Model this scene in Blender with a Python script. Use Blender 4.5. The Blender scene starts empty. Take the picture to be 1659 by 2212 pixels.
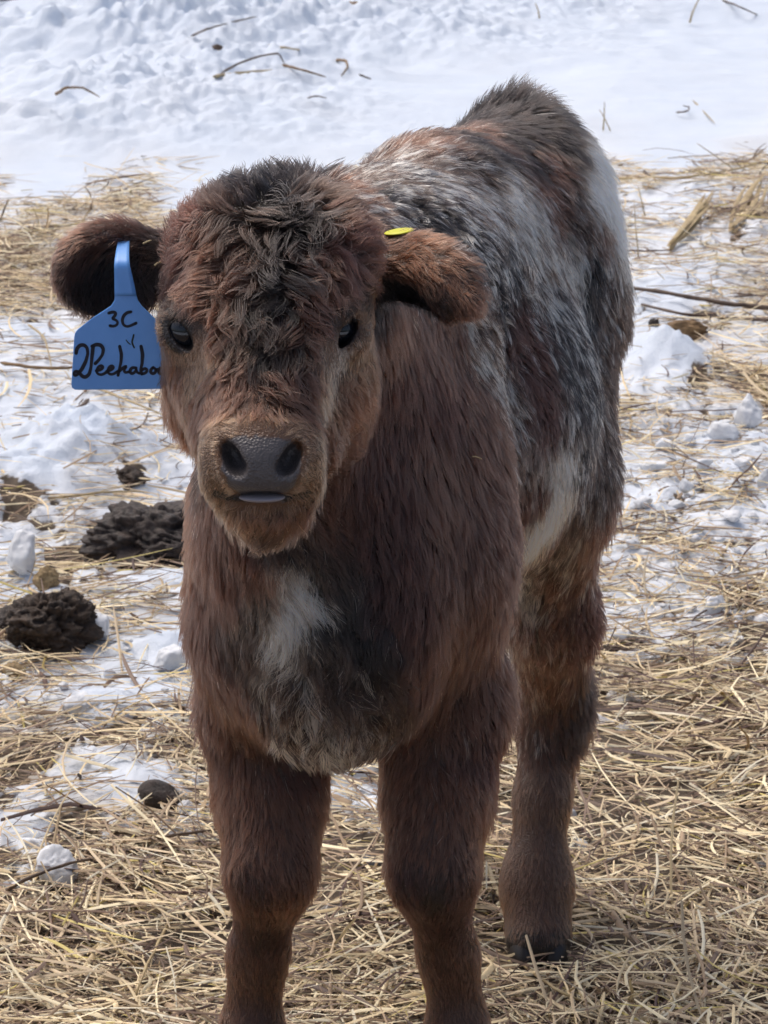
import bpy, math, random, time
import numpy as np
from mathutils import Vector, Matrix
from mathutils.bvhtree import BVHTree
from mathutils.kdtree import KDTree
T0 = time.time()
rng = np.random.default_rng(7)
random.seed(7)
scene = bpy.context.scene
COL = scene.collection

# ------------------------------------------------------------------ camera
CAM_H, PITCH, FPX = 1.15, math.radians(15.0), 7000.0     # FPX: focal length in pixels of a 1659 x 2212 picture
cam_d = bpy.data.cameras.new('camera'); cam = bpy.data.objects.new('camera', cam_d); COL.objects.link(cam)
cam.location = (0, 0, CAM_H); cam.rotation_euler = (math.pi/2 - PITCH, 0, 0)
cam_d.sensor_fit = 'VERTICAL'; cam_d.sensor_height = 36.0; cam_d.lens = FPX/2212*36.0
cam_d.clip_start = 0.05; cam_d.clip_end = 1500
cam_d.dof.use_dof = True; cam_d.dof.focus_distance = 2.22; cam_d.dof.aperture_fstop = 48.0
scene.camera = cam

# ------------------------------------------------------------------ light
SUN_EL, SUN_AZ = math.radians(64), math.radians(-45)      # azimuth measured from +Y towards +X
w = bpy.data.worlds.new('World'); scene.world = w; w.use_nodes = True
nt = w.node_tree; sky = nt.nodes.new('ShaderNodeTexSky'); sky.sky_type = 'NISHITA'; sky.sun_disc = False
sky.sun_elevation = SUN_EL; sky.sun_rotation = SUN_AZ; sky.air_density = 1.0; sky.dust_density = 6.5; sky.ozone_density = 0.7
nt.links.new(sky.outputs[0], nt.nodes['Background'].inputs[0]); nt.nodes['Background'].inputs[1].default_value = 0.13
sd = bpy.data.lights.new('sun', 'SUN'); sd.energy = 1.3; sd.angle = math.radians(55); sd.color = (1.0, 0.98, 0.95)
sun = bpy.data.objects.new('sun', sd); COL.objects.link(sun)
sdir = Vector((math.sin(SUN_AZ)*math.cos(SUN_EL), math.cos(SUN_AZ)*math.cos(SUN_EL), math.sin(SUN_EL)))
sun.rotation_euler = sdir.to_track_quat('Z', 'Y').to_euler(); sun.location = (-3, 3, 6)
scene.view_settings.view_transform = 'Standard'; scene.view_settings.look = 'None'
scene.view_settings.exposure = 0.09; scene.view_settings.gamma = 1.0

# ------------------------------------------------------------------ helpers
CP, SP = math.cos(PITCH), math.sin(PITCH)
def P(u, v, y):
    """point at depth y (metres in front of the photographer's feet) seen at picture position (u, v)"""
    a = (u-829.5)/FPX; b = -(v-1106)/FPX
    d = np.array([a, CP + b*SP, -SP + b*CP])
    return np.array([0, 0, CAM_H]) + d*(y/d[1])
def G(u, v, z=0.0):
    """point on the level plane z seen at (u, v)"""
    a = (u-829.5)/FPX; b = -(v-1106)/FPX
    d = np.array([a, CP + b*SP, -SP + b*CP])
    return np.array([0, 0, CAM_H]) + d*((z-CAM_H)/d[2])
def proj(p):
    p = np.asarray(p, float) - np.array([0, 0, CAM_H])
    dz = p[..., 1]*CP - p[..., 2]*SP; up = p[..., 1]*SP + p[..., 2]*CP
    return 829.5 + FPX*p[..., 0]/dz, 1106 - FPX*up/dz
def tag(o, label=None, cat=None, group=None, kind=None):
    if label: o['label'] = label
    if cat: o['category'] = cat
    if group: o['group'] = group
    if kind: o['kind'] = kind
    return o
def link(name, data, parent=None):
    o = bpy.data.objects.new(name, data); COL.objects.link(o)
    if parent is not None:
        o.parent = parent
    return o
def empty(name, loc=(0, 0, 0)):
    o = bpy.data.objects.new(name, None); COL.objects.link(o); o.location = loc; o.empty_display_size = .05
    return o
def mesh_np(name, V, F, smooth=True):
    """V (n,3), F (m,3) or (m,4) int array -> mesh"""
    V = np.asarray(V, np.float32); F = np.asarray(F, np.int32); k = F.shape[1]
    me = bpy.data.meshes.new(name)
    me.vertices.add(len(V)); me.vertices.foreach_set('co', V.ravel())
    me.loops.add(F.size); me.loops.foreach_set('vertex_index', F.ravel())
    me.polygons.add(len(F)); me.polygons.foreach_set('loop_start', np.arange(0, F.size, k, dtype=np.int32))
    me.update(calc_edges=True); me.validate()
    me.polygons.foreach_set('use_smooth', np.full(len(me.polygons), smooth))
    return me
def add_col(me, C, name='col'):
    at = me.attributes.new(name, 'FLOAT_COLOR', 'POINT')
    C = np.concatenate([C, np.ones((len(C), 1))], 1).astype(np.float32)
    at.data.foreach_set('color', C.ravel())
def srgb(r, g, b):
    return tuple(((c/255)/12.92 if c/255 <= .04045 else ((c/255+.055)/1.055)**2.4) for c in (r, g, b))

# value noise in numpy, 3-D
_R = np.random.default_rng(3).random((64, 64, 64)).astype(np.float32)
def vnoise(p):
    p = np.asarray(p, np.float32); i = np.floor(p).astype(np.int64); f = p - i; f = f*f*(3-2*f)
    i0 = i & 63; i1 = (i+1) & 63
    x0, y0, z0 = i0[..., 0], i0[..., 1], i0[..., 2]; x1, y1, z1 = i1[..., 0], i1[..., 1], i1[..., 2]
    fx, fy, fz = f[..., 0], f[..., 1], f[..., 2]
    a = _R[x0, y0, z0]*(1-fx)+_R[x1, y0, z0]*fx; b = _R[x0, y1, z0]*(1-fx)+_R[x1, y1, z0]*fx
    c = _R[x0, y0, z1]*(1-fx)+_R[x1, y0, z1]*fx; d = _R[x0, y1, z1]*(1-fx)+_R[x1, y1, z1]*fx
    a = a*(1-fy)+b*fy; c = c*(1-fy)+d*fy
    return (a*(1-fz)+c*fz)*2-1
def fbm(p, oct=4, gain=.5, lac=2.03):
    p = np.asarray(p, np.float32); s = 0; a = 1; n = 0
    for k in range(oct):
        s = s + a*vnoise(p + 17.3*k); n += a; a *= gain; p = p*lac
    return s/n

# ------------------------------------------------------------------ body surface: blended solids turned into one skin
def axis(lo, hi, flo, fhi, fine, coarse):
    a = [lo]
    while a[-1] < hi:
        a.append(a[-1] + (fine if flo < a[-1] < fhi else coarse))
    return np.array(a, np.float32)
class Field:
    def __init__(s, xs, ys, zs):
        s.xs, s.ys, s.zs = xs, ys, zs
        s.F = np.full((len(xs), len(ys), len(zs)), 1.0, np.float32)
    def sl(s, c, r):
        out = []
        for A, k in ((s.xs, 0), (s.ys, 1), (s.zs, 2)):
            out.append(slice(max(0, np.searchsorted(A, c[k]-r)), np.searchsorted(A, c[k]+r)))
        return tuple(out)
    def grid(s, S):
        return s.xs[S[0]][:, None, None], s.ys[S[1]][None, :, None], s.zs[S[2]][None, None, :]
    def blend(s, S, D, k, sub=False, paint=None):
        A = s.F[S]
        if sub: A = -A
        h = np.maximum(k - np.abs(A-D), 0)/k
        R = np.minimum(A, D) - h*h*k*.25
        s.F[S] = -R if sub else R
    def ell(s, c, r, R=None, k=.03, sub=False):
        c = np.asarray(c, float); r = np.asarray(r, float)
        if not sub:
            S = s.sl(c, max(r)+k+.03)
        else:
            S = s.sl(c, max(r)+k+.02)
        X, Y, Z = s.grid(S); X = X-c[0]; Y = Y-c[1]; Z = Z-c[2]
        if R is not None:
            R = np.asarray(R)  # rows = local axes in world
            X, Y, Z = (R[0][0]*X+R[0][1]*Y+R[0][2]*Z, R[1][0]*X+R[1][1]*Y+R[1][2]*Z, R[2][0]*X+R[2][1]*Y+R[2][2]*Z)
        k0 = np.sqrt((X/r[0])**2+(Y/r[1])**2+(Z/r[2])**2)
        k1 = np.sqrt((X/r[0]**2)**2+(Y/r[1]**2)**2+(Z/r[2]**2)**2)+1e-9
        s.blend(S, (k0*(k0-1)/k1).astype(np.float32), k, sub)
    def cone(s, a, b, ra, rb, k=.03, sub=False, flat=1.0, fdir=None):
        a = np.asarray(a, float); b = np.asarray(b, float); c = (a+b)/2
        S = s.sl(c, np.linalg.norm(b-a)/2 + max(ra, rb)+k+.03)
        X, Y, Z = s.grid(S); X = X-a[0]; Y = Y-a[1]; Z = Z-a[2]; d = b-a; L2 = d@d
        t = np.clip((X*d[0]+Y*d[1]+Z*d[2])/L2, 0, 1)
        X = X-t*d[0]; Y = Y-t*d[1]; Z = Z-t*d[2]
        if fdir is not None:
            f = np.asarray(fdir, float); f /= np.linalg.norm(f); q = (X*f[0]+Y*f[1]+Z*f[2])*(1/flat-1)
            X = X+q*f[0]; Y = Y+q*f[1]; Z = Z+q*f[2]
        ts = t*t*(3-2*t)
        s.blend(S, (np.sqrt(X*X+Y*Y+Z*Z)-(ra+(rb-ra)*ts)).astype(np.float32), k, sub)
    def skin(s):
        F = s.F; ins = F < 0
        c = np.zeros(tuple(np.array(F.shape)-1), np.int8)
        for i in (0, 1):
            for j in (0, 1):
                for l in (0, 1):
                    c += ins[i:F.shape[0]-1+i, j:F.shape[1]-1+j, l:F.shape[2]-1+l]
        act = (c > 0) & (c < 8); I = np.nonzero(act); n = len(I[0])
        idx = np.full(c.shape, -1, np.int64); idx[I] = np.arange(n)
        acc = np.zeros((n, 3)); cnt = np.zeros(n); base = np.stack(I, 1).astype(float)
        cs = [(i, j, l) for i in (0, 1) for j in (0, 1) for l in (0, 1)]
        for p in cs:
            for q in cs:
                if sum(q)-sum(p) == 1 and all(q[m] >= p[m] for m in range(3)):
                    fa = F[I[0]+p[0], I[1]+p[1], I[2]+p[2]]; fb = F[I[0]+q[0], I[1]+q[1], I[2]+q[2]]
                    cr = (fa < 0) != (fb < 0); t = np.where(cr, fa/np.where(cr, fa-fb, 1), 0)
                    pos = base + np.array(p) + t[:, None]*(np.array(q)-np.array(p))
                    acc[cr] += pos[cr]; cnt[cr] += 1
        g = acc/cnt[:, None]
        V = np.stack([np.interp(g[:, m], np.arange(len(A)), A) for m, A in enumerate((s.xs, s.ys, s.zs))], 1)
        quads = []
        for ax in range(3):
            a0 = [slice(None)]*3; a1 = [slice(None)]*3; a0[ax] = slice(0, -1); a1[ax] = slice(1, None)
            s0, s1 = ins[tuple(a0)], ins[tuple(a1)]
            E = np.stack(np.nonzero(s0 != s1), 1); o1, o2 = (ax+1) % 3, (ax+2) % 3
            ok = (E[:, o1] > 0) & (E[:, o2] > 0) & (E[:, o1] < F.shape[o1]-1) & (E[:, o2] < F.shape[o2]-1); E = E[ok]
            def at(d1, d2):
                q = E.copy(); q[:, o1] -= d1; q[:, o2] -= d2
                return idx[q[:, 0], q[:, 1], q[:, 2]]
            Q = np.stack([at(1, 1), at(0, 1), at(0, 0), at(1, 0)], 1)
            flip = s1[E[:, 0], E[:, 1], E[:, 2]]
            Q[flip] = Q[flip][:, ::-1]
            quads.append(Q)
        return V, np.concatenate(quads)
def frame(x, up):
    """rows: unit x, then in-plane, then normal"""
    x = np.asarray(x, float); x = x/np.linalg.norm(x); up = np.asarray(up, float)
    z = np.cross(x, up); z /= np.linalg.norm(z); y = np.cross(z, x)
    return np.array([x, y, z])
# ------------------------------------------------------------------ the calf's body
fld = Field(axis(-.30, .30, -.235, .10, .0025, .006), axis(1.90, 3.10, 1.97, 2.30, .0028, .007), axis(-.01, .86, .54, .82, .0025, .006))
E, Cn = fld.ell, fld.cone
# rib cage and barrel
Cn(P(770, 1010, 2.46), P(950, 860, 2.66), .105, .112, .06)
E(P(785, 1190, 2.42), (.080, .15, .108), k=.05)
Cn(P(815, 640, 2.46), P(1075, 500, 2.80), .075, .075, .06)        # back
Cn(P(770, 560, 2.47), P(915, 462, 2.64), .045, .044, .05)         # back line
Cn(P(915, 462, 2.64), P(1090, 350, 2.84), .044, .034, .05)
E(P(975, 900, 2.66), (.115, .17, .140), k=.05)                   # belly barrel
E(P(1120, 505, 2.84), (.068, .10, .066), k=.05)                  # croup
E(P(1135, 308, 2.87), (.027, .05, .026), k=.05)                  # tail head
E(P(1165, 580, 2.82), (.048, .10, .110), k=.05)                  # thigh
Cn(P(1215, 400, 2.86), P(1275, 690, 2.83), .026, .024, .04)
# breast
E(P(735, 1310, 2.31), (.060, .065, .062), k=.05)
E(P(715, 1450, 2.36), (.034, .06, .022), k=.05)
Cn(P(715, 1120, 2.33), P(715, 1420, 2.33), .078, .07, .05)
# neck
Cn(P(630, 700, 2.26), P(770, 960, 2.42), .068, .100, .05)
Cn(P(600, 900, 2.22), P(690, 1200, 2.36), .042, .08, .05)
Cn(P(700, 560, 2.30), P(830, 640, 2.48), .050, .070, .05)
# shoulders
Cn(P(862, 800, 2.44), P(918, 1180, 2.38), .048, .052, .05)
Cn(P(918, 1200, 2.38), P(935, 1520, 2.42), .054, .048, .04)
Cn(P(575, 1130, 2.40), P(572, 1350, 2.36), .038, .040, .05)
Cn(P(572, 1350, 2.36), P(580, 1540, 2.40), .041, .045, .04)
# front legs
def front_leg(uA, uB, uC, uD, uE):
    Cn(P(uA, 1520, 2.41), P(uA*.4+uB*.6, 1720, 2.385), .0465, .0360, .03)
    Cn(P(uA*.4+uB*.6, 1720, 2.385), P(uB, 1860, 2.36), .0360, .0312, .03)
    E(P(uB, 1870, 2.355), (.0308, .031, .035), k=.02)
    Cn(P(uB, 1900, 2.36), P(uC, 2060, 2.38), .0280, .0205, .02)
    Cn(P(uC, 2060, 2.38), P(uD, 2190, 2.38), .0205, .0225, .02)
    E(P(uD, 2265, 2.375), (.0275, .029, .030), k=.02)
    Cn(P(uD, 2280, 2.375), P(uE, 2385, 2.345), .022, .026, .015)
front_leg(585, 584, 558, 545, 538)
front_leg(960, 936, 968, 987, 994)
# near hind leg (picture right)
Cn(P(1180, 660, 2.80), P(1185, 1040, 2.71), .054, .050, .05)
Cn(P(1185, 1040, 2.71), P(1190, 1330, 2.77), .046, .034, .04)
Cn(P(1190, 1330, 2.77), P(1190, 1530, 2.82), .034, .028, .03)
Cn(P(1225, 1470, 2.85), P(1228, 1580, 2.865), .020, .020, .02)
Cn(P(1195, 1540, 2.82), P(1172, 1720, 2.79), .031, .0225, .02)
Cn(P(1172, 1720, 2.79), P(1162, 1850, 2.77), .0225, .0260, .02)
E(P(1160, 1910, 2.765), (.0325, .031, .032), k=.02)
Cn(P(1160, 1935, 2.76), P(1163, 2025, 2.74), .0290, .0305, .015)
# far hind leg
Cn(P(1020, 640, 2.84), P(990, 1040, 2.78), .055, .050, .05)
Cn(P(990, 1040, 2.78), P(965, 1330, 2.88), .045, .033, .04)
Cn(P(965, 1330, 2.88), P(950, 1480, 2.94), .033, .024, .03)
Cn(P(950, 1480, 2.94), P(945, 1760, 2.91), .024, .018, .02)
E(P(945, 1800, 2.905), (.025, .026, .028), k=.02)
Cn(P(945, 1820, 2.90), P(945, 1905, 2.88), .022, .026, .015)
# tail hanging behind
Cn(P(1150, 290, 2.92), P(1170, 560, 2.955), .016, .013, .02)
Cn(P(1170, 560, 2.955), P(1150, 1150, 2.965), .013, .010, .02)
# ---- head
HL = P(565, 1010, 2.03) - P(600, 600, 2.20)                       # poll to muzzle
HR = frame([1, 0.04, 0.0], HL)
E(P(588, 630, 2.185), (.061, .068, .062), k=.03)                  # cranium
E(P(590, 530, 2.205), (.048, .050, .027), k=.04)                  # poll
Cn(P(490, 560, 2.17), P(458, 690, 2.145), .034, .027, .03)        # brow left
Cn(P(685, 560, 2.175), P(700, 690, 2.15), .034, .027, .03)
Cn(P(586, 720, 2.135), P(568, 960, 2.06), .050, .034, .03)        # nose bridge
Cn(P(455, 790, 2.16), P(500, 930, 2.11), .028, .026, .03)         # cheek
Cn(P(705, 800, 2.175), P(645, 945, 2.12), .031, .027, .03)
Cn(P(590, 880, 2.19), P(582, 1065, 2.115), .042, .021, .03)        # lower jaw
E(P(452, 860, 2.19), (.025, .035, .030), k=.03)
E(P(708, 865, 2.20), (.023, .035, .034), k=.03)
E(P(566, 985, 2.050), (.0365, .024, .024), k=.015)                 # muzzle
Cn(P(497, 955, 2.056), P(483, 1035, 2.060), .0135, .0155, .015)
Cn(P(634, 955, 2.060), P(648, 1035, 2.064), .0135, .0155, .015)
E(P(565, 1012, 2.032), (.0255, .013, .0180), k=.010)               # nose pad
E(P(566, 1094, 2.066), (.0285, .021, .0110), k=.016)               # chin
E(P(576, 1106, 2.092), (.0195, .024, .0140), k=.022)
E(P(566, 1074, 2.035), (.030, .010, .0015), k=.003, sub=True)     # mouth
E(P(566, 1073, 2.026), (.0165, .009, .0034), k=.004, sub=True)
for s_, uc in ((-1, 500), (1, 628)):                              # nostrils
    Rn = frame([-s_*.50, 0, -.86], [0, 1, 0])
    E(P(uc, 996, 2.020), (.0125, .026, .0066), R=Rn, k=.003, sub=True)
    E(P(uc - s_*10, 1012, 2.020), (.0065, .024, .0050), k=.003, sub=True)
# eye sockets
EYE = [(P(400, 714, 2.128), .0130, -1), (P(735, 713, 2.137), .0130, 1)]
for c, r, s_ in EYE:
    c = np.array(c)
    E(c + np.array([s_*-.002, .004, 0]), (.0205, .020, .019), k=.012)
    Re = frame([.62, 0, -.80] if s_ < 0 else [-.62, 0, -.80], [0, 1, 0])
    E(c + np.array([s_*.003, -.016, .0005]), (.0130, .015, .0056), R=Re, k=.003, sub=True)
# ---- ears
def ear(root, tip, wr, up, cavdir, cavoff):
    root = np.array(root); tip = np.array(tip); c = (root+tip)/2; L = np.linalg.norm(tip-root)/2
    R = frame(tip-root, up)        # x along ear, y across (width), z normal
    Cn(root - (tip-root)*.18, c, .021, .019, .02)
    E(c + (tip-root)*.05, (L*1.02, wr, .020), R=R, k=.012)
    return c, R, L
eA, eB = P(358, 566, 2.225), P(130, 594, 2.19)
c, R, L = ear(eA, eB, .0335, [0, 0, 1], None, None)
nz = R[2] if R[2][1] < 0 else -R[2]
E(c + (eB-eA)*.10 + nz*.019 - np.array([0, 0, .006]), (L*.90, .0275, .0220), R=R, k=.006, sub=True)
eC, eD = P(812, 568, 2.235), P(1000, 638, 2.17)
c2, R2, L2 = ear(eC, eD, .0315, [.25, .35, 1], None, None)
nz2 = R2[2] if R2[2][1] < 0 else -R2[2]
E(c2 + (eD-eC)*.02 + nz2*.012 - np.array([.006, 0, .024]), (L2*.86, .0235, .0210), R=R2, k=.006, sub=True)
Cn(P(975, 622, 2.185), P(1014, 655, 2.165), .016, .009, .012)
V, Q = fld.skin()
# drop small islands
print('skin', len(V), len(Q), time.time()-T0)
body_me = mesh_np('body', V, Q)
# ------------------------------------------------------------------ coat: guide marks on the skin (colour, white-hair share, lie, length)
calf = tag(empty('calf', P(800, 2300, 2.55)*np.array([1, 1, 0])), 'shaggy brown and grey roan calf standing on hay and looking at the camera', 'calf')
CALF_LOC = np.array(calf.location)
def calf_part(name, me, parent=None):
    o = link(name, me, parent if parent is not None else calf)
    if parent is None: o.location = tuple(-CALF_LOC)
    return o
body = calf_part('body', body_me)
BR, RB, WB, DK, BK, TN, CR, SK = (srgb(66, 42, 33), srgb(50, 29, 24), srgb(88, 54, 39), srgb(42, 31, 26), srgb(22, 19, 19),
                                  srgb(138, 100, 74), srgb(190, 168, 148), srgb(74, 68, 70))
LG = srgb(104, 71, 54)
WHITE = np.array(srgb(224, 211, 195))
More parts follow.
